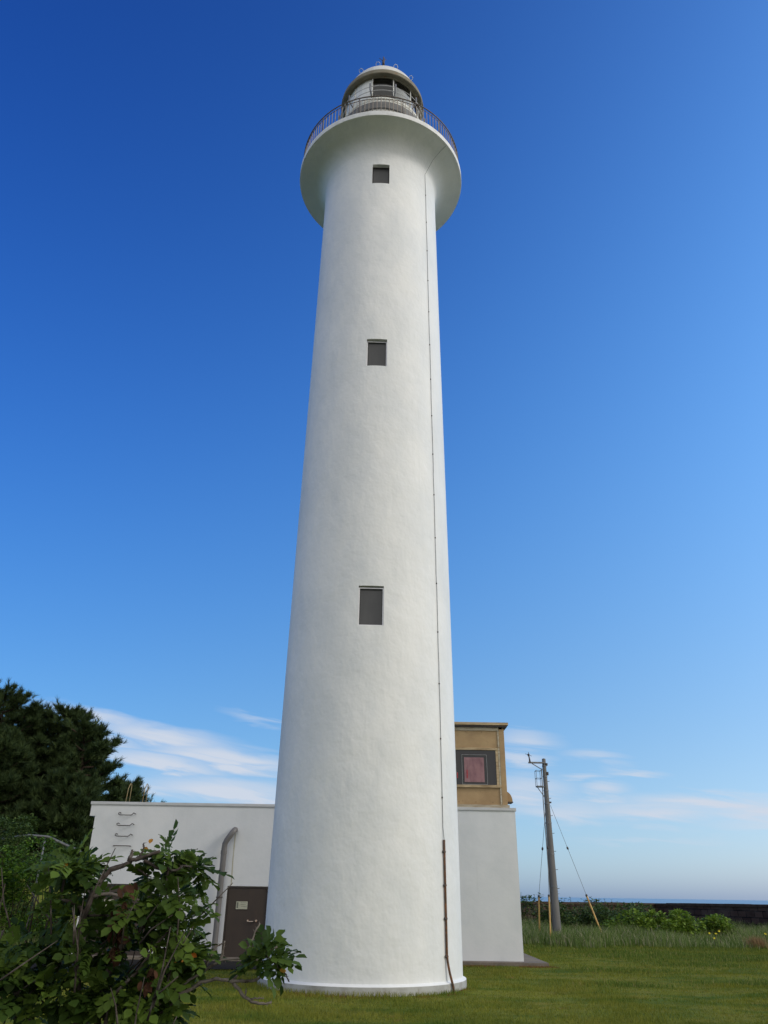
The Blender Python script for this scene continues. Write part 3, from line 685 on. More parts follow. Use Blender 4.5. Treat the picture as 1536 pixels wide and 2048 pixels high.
# ------------------------------------------------------------------ utility pole with its stays
def pole():
    x, y = 7.47, 36.0
    P = empty('utility_pole', (x, y, 0), 'grey tapering concrete pole with a short bracket arm and a small cage near its top', 'pole')
    def rr(z): return .190 - .0148 * z
    sh = MB().lathe([(rr(z), z) for z in (-.2, 1, 2, 3, 4, 5, 6, 7.3)] + [(.01, 7.3)], 24, (x, y)).build('pole_shaft', M['concretepole'], P, smooth=True, angle=40)
    MB().lathe([(.075, 7.25), (.078, 7.32), (.01, 7.34)], 20, (x, y)).build('pole_cap', M['galv'], P, smooth=True, angle=30)
    for z in (7.0, 6.55, 5.95, 5.4, 4.6, 3.35, 2.1): MB().lathe([(rr(z), z - .03), (rr(z) + .012, z - .03), (rr(z) + .012, z + .03), (rr(z), z + .03)], 20, (x, y)).build('pole_band', M['galv'], P, smooth=True, angle=30)
    k = 0
    for z in np.arange(1.3, 6.6, .36):
        s = 1 if k % 2 == 0 else -.35; k += 1
        MB().tube([(x + s * rr(z) * .9, y - .02, z), (x + s * rr(z) + s * .07, y - .05, z), (x + s * rr(z) + s * .075, y - .05, z + .02)], .012, 6).build('climbing_peg', M['galv'], P)
    a = MB().box(x - .74, x + .02, y - .16, y - .10, 7.09, 7.16).build('bracket_arm', M['galv'], P, bevel=.004)
    MB().tube([(x - .58, y - .13, 7.09), (x - .12, y - .13, 6.82)], .02, 6).build('arm_brace', M['galv'], P)
    g = MB().tube([(x - .66, y - .13, 7.12), (x - .675, y - .13, 7.30), (x - .70, y - .13, 7.45)], [.045, .03, .03], 8)
    g.tube([(x - .72, y - .13, 7.40), (x - .70, y - .13, 7.58)], .014, 6).tube([(x - .86, y - .18, 7.50), (x - .56, y - .08, 7.42)], .010, 6)
    g.tube([(x - .70, y - .32, 7.47), (x - .70, y + .06, 7.47)], .010, 6).tube([(x - .74, y - .13, 7.44), (x - .68, y - .13, 7.50)], .04, 8)
    g.build('wind_gauge', M['darkiron'], P, smooth=True)
    c = MB(); X0, X1, Y0, Y1 = x - .43, x - .20, y - .22, y + .10
    for zz in (6.12, 6.45, 6.78):
        c.tube([(X0, Y0, zz), (X1, Y0, zz), (X1, Y1, zz), (X0, Y1, zz)], .013, 5, closed=True)
    for (u, v) in ((X0, Y0), (X1, Y0), (X1, Y1), (X0, Y1)): c.tube([(u, v, 6.12), (u, v, 6.78)], .011, 5)
    c.box(X0, X1 + .1, Y0, Y1, 6.085, 6.11)
    c.build('cage', M['galv'], P)
    MB().tube([(X0 + .04, y - .05, 6.08), (x - rr(5.7), y - .04, 5.68)], .018, 6).build('cage_brace', M['galv'], P)
    MB().tube([(x - .14, y - .02, 6.9), (x - .17, y - .03, 5.5), (x - .17, y - .05, 3), (x - .19, y - .07, -.1)], .022, 8).build('cable_duct', M['greymetal'], P, smooth=True)
    MB().box(x + .06, x + .14, y - .1, y + .02, 7.02, 7.12).box(x + .08, x + .15, y - .1, y, 6.60, 6.74).box(x + .09, x + .18, y - .08, y, 5.42, 5.48).build('clamp_block', M['darkiron'], P)
    stays = [((7.40, 35.95, 5.35), (6.86, 36.25, 1.70), (6.78, 36.28, .1), 'leftmost yellow-guarded stay wire beside the concrete pole, partly behind the wall of leaves'),
             ((7.42, 35.9, 5.35), (7.02, 34.9, 1.72), (6.93, 34.75, .1), 'middle yellow-guarded stay wire running down in front of the concrete pole'),
             ((7.60, 35.95, 5.33), (8.72, 35.5, 1.76), (9.25, 35.35, .1), 'stay wire slanting away to the right of the concrete pole into a yellow guard')]
    for top, gt, gb, lab in stays:
        s = empty('stay_wire', gb, lab, 'stay wire', 'stay wires of the concrete pole')
        tv, gv, bv = Vector(top), Vector(gt), Vector(gb)
        w = MB().tube([top, gt], .0085, 5).build('wire', M['wire'], s)
        q = tv.lerp(gv, .49); dd = (gv - tv).normalized()
        MB().tube([q - dd * .07, q - dd * .03, q + dd * .03, q + dd * .07], [.012, .042, .042, .012], 8).build('insulator', M['darkiron'], s, smooth=True)
        MB().tube([gt, gb], .036, 8).build('guard_tube', M['yellowguard'], s, smooth=True, angle=40)
        MB().tube([gv - dd * .05, gv + dd * .03], .045, 8).build('guard_cap', M['darkiron'], s)
pole()

# ------------------------------------------------------------------ block wall along the cliff
def block_wall():
    P = empty('block_wall', (16.7, 51.4, 0), 'long dark weathered block wall with a coping at the far edge of the grass', 'wall')
    pts = [(-14, 37.0), (7.95, 47.15), (16.7, 51.4), (17.9, 46.5), (19.2, 42.0), (21.4, 33.0), (24.5, 20)]
    tops = [1.45, 1.45, 1.45, 1.49, 1.51, 1.52, 1.52]
    body = MB(); cop = MB(); acc = 0; uvs = {}
    for i in range(len(pts) - 1):
        a, b = Vector((*pts[i], 0)), Vector((*pts[i + 1], 0)); L_ = (b - a).length; d = (b - a) / L_; n = Vector((d.y, -d.x, 0))
        za, zb = tops[i] - .14, tops[i + 1] - .14
        k = max(1, int(L_ / 1.2))
        for j in range(k):
            p, q = a.lerp(b, j / k), a.lerp(b, (j + 1) / k); z0, z1 = za + (zb - za) * j / k, za + (zb - za) * (j + 1) / k
            u0, u1 = acc + L_ * j / k, acc + L_ * (j + 1) / k
            vs = [p + Vector((0, 0, -.4)), q + Vector((0, 0, -.4)), q + Vector((0, 0, z1)), p + Vector((0, 0, z0))]
            body.add(vs, [(0, 1, 2, 3)]); vb = [v - n * .35 for v in vs]; body.add(vb, [(3, 2, 1, 0)])
            for v, u in zip(vs + vb, (u0, u1, u1, u0) * 2): uvs[tuple(v)] = u
            jt = random.uniform(-.012, .012)
            o = n * (.05 + random.uniform(0, .012))
            g = d * .006
            c1 = [p + g + o, q - g + o, q - g - n * .4, p + g - n * .4]
            cop.add([v + Vector((0, 0, z)) for v, z in zip(c1, (z0, z1, z1, z0))] + [v + Vector((0, 0, z + .14 + jt)) for v, z in zip(c1, (z0, z1, z1, z0))],
                    [(0, 3, 2, 1), (4, 5, 6, 7), (0, 1, 5, 4), (1, 2, 6, 5), (2, 3, 7, 6), (3, 0, 4, 7)])
        acc += L_
    body.build('wall_body', M['stone'], P, uv=lambda v: (uvs.get(tuple(v), 0), v[2]))
    cop.build('wall_coping', M['coping'], P, bevel=.02)
block_wall()

# ------------------------------------------------------------------ grass
def blades(name, x, y, h, w, material, lean=.35, seg=1, label=None, cat='grass', parent=None, z=None, kind='stuff'):
    n = len(x); z = ground_h(x, y) - .01 if z is None else z
    az = rng.uniform(0, 2 * np.pi, n); ln = rng.uniform(0, lean, n) * h; la = rng.uniform(0, 2 * np.pi, n)
    wx, wy = np.cos(az) * w / 2, np.sin(az) * w / 2; lx, ly = np.cos(la) * ln, np.sin(la) * ln
    if seg == 1:
        V = np.stack([np.stack([x - wx, y - wy, z], 1), np.stack([x + wx, y + wy, z], 1), np.stack([x + lx, y + ly, z + h], 1)], 1)
        F = np.arange(3 * n).reshape(n, 3); k = 3
    else:
        m = .55
        V = np.stack([np.stack([x - wx, y - wy, z], 1), np.stack([x + wx, y + wy, z], 1),
                      np.stack([x + wx * .8 + lx * .3, y + wy * .8 + ly * .3, z + h * m], 1), np.stack([x - wx * .8 + lx * .3, y - wy * .8 + ly * .3, z + h * m], 1),
                      np.stack([x + lx, y + ly, z + h * (1 - lean * .3)], 1)], 1)
        b = np.arange(n)[:, None] * 5
        F = np.concatenate([b + [0, 1, 2], b + [0, 2, 3], b + [3, 2, 4]]); k = 5
    var = np.repeat(rng.random((n, 3)), k, axis=0)
    o = np_mesh(name, V.reshape(-1, 3), F, material, parent, var)
    if label: tag(o, label, cat, kind=kind)
    return o
def keep_out(x, y):
    d = np.hypot(x - TC[0], y - TC[1]) < 2.225
    b = (x > -9.15) & (x < 4.70) & (y > WY - .41) & (y < YB + .35)
    # asphalt
    pv = [(-2.9, 24.4), (-9.3, 24.4), (-13.5, 22.3), (-16, 15.5), (-9.5, 15.2), (-7.7, 18.4), (-6.9, 20.6), (-4.6, 21.3), (-2.9, 21.6)]
    ins = np.zeros(len(x), bool)
    for i in range(len(pv)):
        (x1, y1), (x2, y2) = pv[i], pv[i - 1]
        c = ((y1 > y) != (y2 > y)) & (x < (x2 - x1) * (y - y1) / (y2 - y1 + 1e-12) + x1); ins ^= c
    return d | b | ins
def lawn_blades():
    n = 420000
    y = 11.5 + 26 * rng.random(n) ** 1.25; half = .42 * y + 1.5; x = rng.uniform(-1, 1, n) * half
    den = .45 + .55 * vnoise(x, y, .5, 11)
    ok = ~keep_out(x, y) & (rng.random(n) < den) & (x > -13)
    x, y = x[ok], y[ok]
    edge = np.hypot(x - TC[0], y - TC[1])
    h = (.025 + .05 * vnoise(x, y, 1.1, 21) ** 2 + .02 * rng.random(len(x))) * (1 + .4 * (y > 30))
    h = np.where((edge < 2.5), h * 1.6, h)
    blades('lawn_grass', x, y, h, np.full(len(x), .012) * (1 + .03 * (y - 12)), M['blade'], .9, label='short green mown grass with yellowish and dry patches around the tower')
lawn_blades()
def tall():
    def region(name, n, xr, yr, f, hf, mtl, lab, w=.02):
        x = rng.uniform(*xr, n); y = rng.uniform(*yr, n); d = f(x, y); ok = (rng.random(n) < d) & ~keep_out(x, y); x, y = x[ok], y[ok]
        h = hf(x, y) * rng.uniform(.55, 1.1, len(x))
        blades(name, x, y, h, np.full(len(x), w), mtl, .55, 2, label=lab)
    front = lambda x: 33.2 + np.clip((x - 9) * .12, 0, 1.5) + 1.6 * (vnoise(x, x * 0, 1.6, 5) - .5)
    region('tall_grass', 130000, (4.8, 24), (32.5, 47), lambda x, y: np.clip((y - front(x)) * .9, 0, 1) * (.35 + .65 * vnoise(x, y, .8, 8)) * (y < 46.5),
           lambda x, y: (.40 + .65 * vnoise(x, y, 1.3, 9)) * np.clip(.35 + (y - front(x)) * .35, .3, 1), M['tallgrass'], 'long uncut green grass growing below the wall and round the concrete pole')
    region('tall_grass', 16000, (-14, -6.5), (23, 27), lambda x, y: ((x < -8.9) | (y < 24)) * (.4 + .6 * vnoise(x, y, .8, 8)) * (y > 24.2),
           lambda x, y: .45 + .7 * vnoise(x, y, 1.0, 9), M['tallgrass'], 'long pale green grass on the bank left of the white building', .018)
    # rough margin where the mowing stops
    region('rough_grass', 60000, (4.9, 20), (26.5, 42), lambda x, y: .75 * vnoise(x, y, .7, 4) * (y < front(x) + 1) * (y > front(x) - 5.5 - x * .1),
           lambda x, y: .07 + .15 * vnoise(x, y, 1.0, 19), M['tuft'], 'uneven half-mown grass between the lawn and the long grass', .016)
    # long dark tufts left by the mower, and dry thatch by the foot of the tower and the apron
    for (cx, cy, sx_, sy_, n_) in ((8.9, 20.3, .75, .35, 1500), (5.4, 19.2, .5, .25, 700), (9.2, 25.2, 1.0, .5, 1300), (12.2, 28.5, 1.4, .8, 1800), (6.5, 23.2, .8, .4, 900)):
        x = rng.normal(cx, sx_, n_); y = rng.normal(cy, sy_, n_)
        blades('grass_tuft', x, y, rng.uniform(.05, .15, n_), np.full(n_, .015), M['tuft'], .7, 2, 'patch of longer uncut dark grass on the lawn to the right')
    x = []; y = []
    for k in range(5200):
        if k % 2: a_ = R(rng.uniform(-35, 72)); rr_ = 2.22 + abs(rng.normal(0, .20)); x.append(TC[0] + rr_ * math.sin(a_)); y.append(TC[1] - rr_ * math.cos(a_))
        else: x.append(rng.uniform(2.3, 4.9)); y.append(WY - .43 - abs(rng.normal(0, .15)))
    x, y = np.array(x), np.array(y); ok = vnoise(x, y, .5, 77) > .45; x, y = x[ok], y[ok]
    blades('dry_thatch', x, y, rng.uniform(.02, .06, len(x)), np.full(len(x), .014), M['thatch'], .9, 1, 'reddish dry thatch along the foot of the tower and the concrete apron')
    n = 420; x = rng.normal(14.95, .17, n); y = rng.normal(34.3, .15, n)
    blades('dry_grass_tuft', x, y, rng.uniform(.25, .58, n), np.full(n, .02), M['drygrass'], .35, 2, 'dry straw coloured grass tuft standing at the foot of the block wall', 'grass', kind=None)
tall()

# ------------------------------------------------------------------ leafy shrubs
def leaf_cloud(blobs, n_per, size, flat=.5, shell=.55):
    """positions and directions of leaves spread through a set of ellipsoids (x,y,z,rx,ry,rz,weight)"""
    P, D = [], []
    for (x, y, z, rx, ry, rz, w) in blobs:
        n = int(n_per * w); u = rand_unit(n); r = rng.random((n, 1)) ** (1 / 3) * (1 - shell) + shell; r *= rng.uniform(.75, 1.08, (n, 1))
        P.append(np.array([x, y, z]) + u * r * np.array([rx, ry, rz])); d = u + rng.normal(size=(n, 3)) * .7; d[:, 2] = d[:, 2] * .5 - .1 + .25 * rng.random(n); D.append(d)
    return np.concatenate(P), np.concatenate(D)
def stems(blobs, base, material, parent, r=.012, spread=.3, name='stem'):
    m = MB()
    for (x, y, z, rx, ry, rz, w) in blobs:
        bx = base[0] + (x - base[0]) * .4 + random.uniform(-spread, spread); by = base[1] + (y - base[1]) * .4 + random.uniform(-spread, spread)
        b = (bx, by, float(ground_h(bx, by)) - .05)
        mid = ((bx + x) / 2 + random.uniform(-.1, .1), (by + y) / 2, (b[2] + z) / 2 + .1)
        m.tube([b, mid, (x, y, z)], [r * 1.6, r * 1.2, r * .6], 6)
        for _ in range(3):
            e = (x + random.uniform(-rx, rx) * .8, y + random.uniform(-ry, ry) * .8, z + random.uniform(-.2, .9) * rz)
            m.tube([(x, y, z), e], [r * .6, r * .25], 4)
    return m.build(name, material, parent)
def shrub(name, label, cat, base, blobs, n_per, size, material, group=None, up=.9):
    gz = float(ground_h(base[0], base[1])); o = empty(name, (base[0], base[1], gz), label, cat, group)
    P, D = leaf_cloud(blobs, n_per, size)
    k = len(P); upv = np.tile([0, 0, 1.0], (k, 1)) + rng.normal(size=(k, 3)) * (1.2 - up)
    scatter('foliage', LEAF_V, LEAF_T, P, frames(D, upv), size * rng.uniform(.6, 1.25, k), material, o)
    stems(blobs, base, M['stem'], o)
    return o
def mound(cx, cy, w, d, h, n, gz=0, seed=1):
    r = random.Random(seed); out = []
    for i in range(n):
        a = r.uniform(0, 6.28); q = r.random() ** .5; x = cx + math.cos(a) * q * w; y = cy + math.sin(a) * q * d
        hz = h * (1 - .5 * q * q) * r.uniform(.8, 1.1); rr = r.uniform(.28, .45) * min(w, 1.2)
        out.append((x, y, gz + hz - rr * .45, rr * 1.3, rr * 1.2, rr * .7, 1))
        out.append((x, y, gz + max(.15, hz * .45), rr * 1.3, rr * 1.2, hz * .4, .7))
    return out
G1 = 'bright leafy shrubs in front of the block wall'
for (nm, cx, cy, w, d, h, n, sd_, lab) in [
    (0, 11.0, 37.4, 1.0, .8, 1.12, 8, 1, 'leftmost bright green leafy mound in the long grass before the block wall'),
    (0, 12.1, 37.6, .9, .8, 1.20, 8, 2, 'bright green leafy mound second from the left before the block wall'),
    (0, 13.4, 37.8, 1.0, .8, 1.12, 8, 3, 'bright green leafy mound second from the right before the block wall'),
    (0, 14.7, 37.9, .95, .7, 1.08, 7, 4, 'rightmost bright green leafy mound close to the darker part of the block wall')]:
    shrub('leafy_shrub', lab, 'shrub', (cx, cy), mound(cx, cy, w, d, h, n, 0, sd_), 150, .15, M['leaf_bright'], G1)
G2 = 'dark shrubs reaching above the block wall'
for (cx, cy, w, d, h, n, sd_, lab) in [
    (7.6, 43.5, 1.0, .7, 1.75, 8, 11, 'dark leafy shrub behind the stay wires, next to the white building'),
    (9.3, 42.5, .9, .7, 1.55, 7, 12, 'dark leafy shrub just right of the foot of the concrete pole'),
    (11.0, 42.8, .9, .8, 1.42, 7, 13, 'dark shrub against the wall behind the right-hand stay wire'),
    (8.3, 40.2, 1.0, .6, 1.35, 9, 15, 'dark low shrub in front of the pole stays, half hidden by long grass'), (10.2, 40.4, 1.1, .7, 1.45, 10, 16, 'dark rounded shrub midway between the pole and the right-hand yellow guard'), (11.9, 41.4, 1.1, .7, 1.45, 10, 17, 'dark shrub behind the leftmost bright mound'),
  (12.7, 43.0, 1.1, .9, 1.5, 9, 14, 'dark shrub with thin upright tips near the corner of the block wall')]:
    shrub('dark_shrub', lab, 'shrub', (cx, cy), mound(cx, cy, w, d, h, n, 0, sd_), 150, .13, M['leaf_dark'], G2)
def stalks():
    """tall big-leaved stalks standing up against the sky by the pole"""
    for i, (x, y, h, lab) in enumerate([(7.15, 42.5, 1.95, 'drooping-leaved stalk left of the pole nearest the white building'), (7.75, 42.2, 1.85, 'drooping-leaved stalk between the white building and the left stay wire'),
                                   (8.35, 42.6, 2.0, 'tall drooping-leaved stalk just behind the middle stay wire'), (8.7, 42.2, 2.05, 'tallest drooping-leaved stalk directly behind the concrete pole'),
                                   (9.45, 43.2, 1.75, 'low drooping-leaved stalk right of the pole foot'), (12.0, 45.2, 1.72, 'slim leafy stalk rising above the wall in the middle of the grass'), (11.2, 45, 1.65, 'short leafy stalk showing over the wall, right of the slanting stay'),
                                   (12.9, 45.5, 1.7, 'thin plume-like stalk nearest the wall corner')]):
        o = empty('leafy_stalk', (x, y, 0), lab, 'plant', 'stalks standing above the block wall')
        P, D = [], []; m = MB()
        for s in range(3):
            bx = x + random.uniform(-.3, .3); ex = bx + random.uniform(-.25, .25); hh = h * random.uniform(.85, 1)
            m.tube([(bx, y, -.05), (bx * .5 + ex * .5, y, hh * .6), (ex, y, hh)], [.014, .011, .006], 5)
            for t in np.linspace(.55, 1, 9):
                a = random.uniform(0, 6.28); P.append((bx + (ex - bx) * t, y, hh * t)); D.append((math.cos(a), math.sin(a), random.uniform(-.4, .5)))
        m.build('stem', M['stem'], o)
        P, D = np.array(P), np.array(D); scatter('leaf_spray', LEAF_V, LEAF_T, P, frames(D, np.tile([0, 0, 1.0], (len(P), 1))), rng.uniform(.14, .26, len(P)), M['leaf_dark'], o)
stalks()
# evening primroses
for (x, z, lab) in [(14.56, .36, 'left flower of the yellow cluster in the grass'), (14.83, .35, 'middle flower of the upper row of the yellow cluster'), (15.0, .45, 'highest flower of the yellow cluster in the grass'),
                    (14.74, .17, 'lowest flower of the yellow cluster in the grass'), (17.02, .37, 'single yellow flower far to the right by the dry straw tuft')]:
    k_ = 34.2 / 38; x *= k_; z = 1.7 - (1.7 - z) * k_; FY = 34.2
    o = empty('yellow_flower', (x, FY, 0), lab, 'flower', 'yellow flowers in the long grass')
    MB().tube([(x, FY, -.02), (x + .02, FY, z)], [.008, .006], 5).build('stem', M['stem'], o)
    a = np.linspace(0, 2 * np.pi, 5)[:4]; D = np.stack([np.cos(a), np.sin(a) * .5 - .3, np.sin(a) * .8 + .2], 1)
    P = np.tile([x + .02, FY, z], (4, 1)) + rng.normal(size=(4, 3)) * .005
    scatter('petals', LEAF_V * [1, 1.7, 1], LEAF_T, P, frames(D, np.tile([0, -1.0, .3], (4, 1))), np.full(4, .046), M['petal'], o)

# left bank: vines and shrubs
def zig(cx, cy, w, h, n, seed, z0=None):
    r = random.Random(seed); out = []; g = float(ground_h(cx, cy))
    for i in range(n):
        x = cx + r.uniform(-w, w); y = cy + r.uniform(-.7, .7); z = g + h * r.uniform(.15, 1) * (1 - .35 * abs((x - cx) / w) ** 2)
        out.append((x, y, z, r.uniform(.35, .6), r.uniform(.35, .5), r.uniform(.25, .42), 1))
    return out
G3 = 'green shrubs on the bank at the left edge'
shrub('vine_thicket', 'glossy green vine-covered thicket on the bank directly left of the white building', 'shrub', (-11.0, 25.6), zig(-10.9, 25.4, 1.15, 2.1 - float(ground_h(-11, 25.4)) + .9, 26, 31), 300, .105, M['leaf_vine'], G3)
shrub('vine_thicket', 'brownish green thicket rising at the left edge below the pines', 'shrub', (-13.0, 27.5), zig(-13.2, 27.5, 1.6, 3.1, 26, 32), 280, .11, M['leaf_dark'], G3)
shrub('vine_thicket', 'bright low leafy thicket at the left edge in front of the bank', 'shrub', (-12.2, 24.0), zig(-12.1, 24.0, 1.3, 1.6, 22, 33), 300, .10, M['leaf_vine'], G3)
shrub('vine_thicket', 'darker thicket further back on the bank behind the sloping handrail', 'shrub', (-12.5, 32.0), zig(-12.2, 32.5, 2.4, 2.2, 24, 34), 200, .12, M['leaf_dark'], G3)
shrub('vine_thicket', 'dark undergrowth closing the gap beneath the pines at the back of the bank', 'shrub', (-17.5, 36.0), zig(-17.5, 36, 4.2, 2.6, 40, 36), 170, .15, M['leaf_dark'], G3)
# sloping handrail behind the thicket
HRL = empty('stair_handrail', (-11.6, 29.5, 1.2), 'weathered grey handrail sloping down behind the green thicket towards the white building', 'handrail')
MB().tube([(-14.2, 30.3, 3.25), (-12.7, 30, 3.42), (-12.0, 30, 3.38), (-10.85, 30, 2.95), (-9.6, 30, 2.35)], .048, 10).build('top_rail', M['rail2'], HRL, smooth=True)
for x, z in ((-13.9, 3.3), (-12.1, 3.38), (-10.2, 2.62)):
    MB().tube([(x, 30.02, float(ground_h(x, 30)) - .1), (x, 30.02, z)], .035, 8).build('rail_post', M['rail2'], HRL, smooth=True)

# ------------------------------------------------------------------ pines
def needle_tuft():
    V, F = [], []
    r = random.Random(5)
    for i in range(9):
        a = 6.283 * i / 9 + r.uniform(-.2, .2); t = r.uniform(.25, .75)
        d = Vector((.95, math.cos(a) * t, math.sin(a) * t)).normalized(); s = d.cross(Vector((math.sin(a), math.cos(a * 2), .3))).normalized() * .055
        b = len(V); o = Vector((r.uniform(-.15, .3), 0, 0)); V += [tuple(o - s), tuple(o + s), tuple(o + d)]; F.append((b, b + 1, b + 2))
    return np.array(V), F
TUFT_V, TUFT_F = needle_tuft()
def pine(x, y, h, cr, seed, label, z_lo=1.2, dens=1.0, name='pine_tree', top_pow=.75, group='pines behind the white building', scale=.30):
    r = random.Random(seed); g = float(ground_h(x, y)) - .1
    h = h - g; o = empty(name, (x, y, g), label, 'pine tree', group)
    lean = (r.uniform(-.5, .5), r.uniform(-.3, .3))
    def axis(z):
        t = (z - g) / h; return Vector((x + lean[0] * t * t, y + lean[1] * t, z))
    tr = MB(); tr.tube([axis(g + h * t) for t in (0, .15, .35, .55, .75, .92, 1.0)], [.26, .22, .18, .14, .09, .04, .02], 9)
    tr.build('trunk', M['trunk'], o, smooth=True)
    lm = MB(); P = []; D = []
    z = g + z_lo
    while z < g + h * .985:
        t = min(1.0, max(0.0, z - g - z_lo) / (h - z_lo)); prof = max(0.0, 1 - t ** 2.2) ** top_pow * (.75 + .25 * min(1, t * 4)); nb = 5 if t < .8 else 4
        a0 = r.uniform(0, 6.28)
        for k in range(nb):
            a = a0 + 6.283 * k / nb + r.uniform(-.4, .4); L_ = cr * prof * r.uniform(.5, 1.2) + .25
            rise = (.02 + .42 * t) * L_ + r.uniform(-.05, .12) * L_; b = axis(z); e = b + Vector((math.cos(a) * L_, math.sin(a) * L_, rise))
            c = b.lerp(e, .5) - Vector((0, 0, .06 * L_)); lm.tube([b, c, e], [.05 + .02 * (1 - t), .035, .012], 5)
            for _ in range(int(4 * min(1, dens * 1.4))):     # upright shoots near the bough end
                q = c.lerp(e, r.uniform(.35, 1.0)); dv = Vector((math.cos(a) * r.uniform(.1, .9) + r.gauss(0, .25), math.sin(a) * r.uniform(.1, .9) + r.gauss(0, .25), r.uniform(.5, 1.1))).normalized(); ls = r.uniform(.25, .62)
                for ff in (.2, .4, .6, .8, 1.0): P.append(q + dv * ls * ff + Vector((r.gauss(0, .02), r.gauss(0, .02), 0))); D.append(dv + Vector((r.gauss(0, .18), r.gauss(0, .18), .2)))
            ns = max(3, int(L_ * 3.6))
            for s in range(ns):
                f = .28 + .72 * (s + r.random()) / ns; q = (b.lerp(c, f * 2) if f < .5 else c.lerp(e, f * 2 - 1))
                sd2 = a + r.choice((-1, 1)) * r.uniform(.4, 1.2); sl_ = r.uniform(.3, .75) * (1.15 - f * .45) * (.5 + cr * .18)
                w = q + Vector((math.cos(sd2) * sl_, math.sin(sd2) * sl_, r.uniform(.05, .35) * sl_))
                if r.random() < .4: lm.tube([q, w], [.014, .006], 4)
                m = int(19 * dens)
                for _ in range(m):
                    ff = r.random() ** .7; p = q.lerp(w, ff) + Vector((r.gauss(0, .11), r.gauss(0, .11), r.gauss(0, .035)))
                    dr = (w - q).normalized() * .7 + Vector((r.gauss(0, .5), r.gauss(0, .5), r.uniform(.2, 1.1)))
                    P.append(p); D.append(dr)
        z += h * r.uniform(.048, .072)
    for _ in range(int(30 * dens)):
        P.append(axis(g + h * r.uniform(.93, 1.01)) + Vector((r.gauss(0, .1), r.gauss(0, .1), 0))); D.append(Vector((r.gauss(0, .3), r.gauss(0, .3), 1)))
    lm.build('limbs', M['trunk'], o)
    P = np.array([tuple(p) for p in P]); D = np.array([tuple(p) for p in D])
    scatter('crown', TUFT_V, TUFT_F, P, frames(D, rand_unit(len(P))), rng.uniform(.7, 1.25, len(P)) * scale, M['needle'], o)
    return o
pine(-21.4, 44, 11.6, 3.3, 1, 'tallest dark pine in the group with a spiky top, near the left edge')
pine(-18.9, 45, 10.9, 2.7, 2, 'dark pine right of the tallest one, with a broken rounded top')
pine(-16.4, 44, 9.7, 2.5, 3, 'dense dark pine with long side boughs, nearest the white building', top_pow=.5)
pine(-25.0, 43, 11.2, 3.4, 4, 'dark pine cut off by the left edge of the picture')
pine(-16.0, 50, 7.6, .7, 6, 'slender young pine with a pointed tip behind the roof handrails', dens=.8)
pine(-14.9, 50, 6.8, 1.2, 7, 'small sparse pine with upturned branches, rightmost above the flat roof', dens=.35)
pine(-19.5, 40, 8.6, 2.8, 8, 'low broad dark pine in front of the tall pines', z_lo=.6)
pine(-15.4, 40, 6.4, 2.3, 9, 'low dark pine just left of the white building corner', z_lo=.4)
pine(-23.5, 51, 11.9, 3.4, 10, 'dark pine at the back filling the gap behind the two left pines')
pine(-19.9, 52, 10.6, 2.7, 12, 'dark pine at the back behind the dense pine by the building')

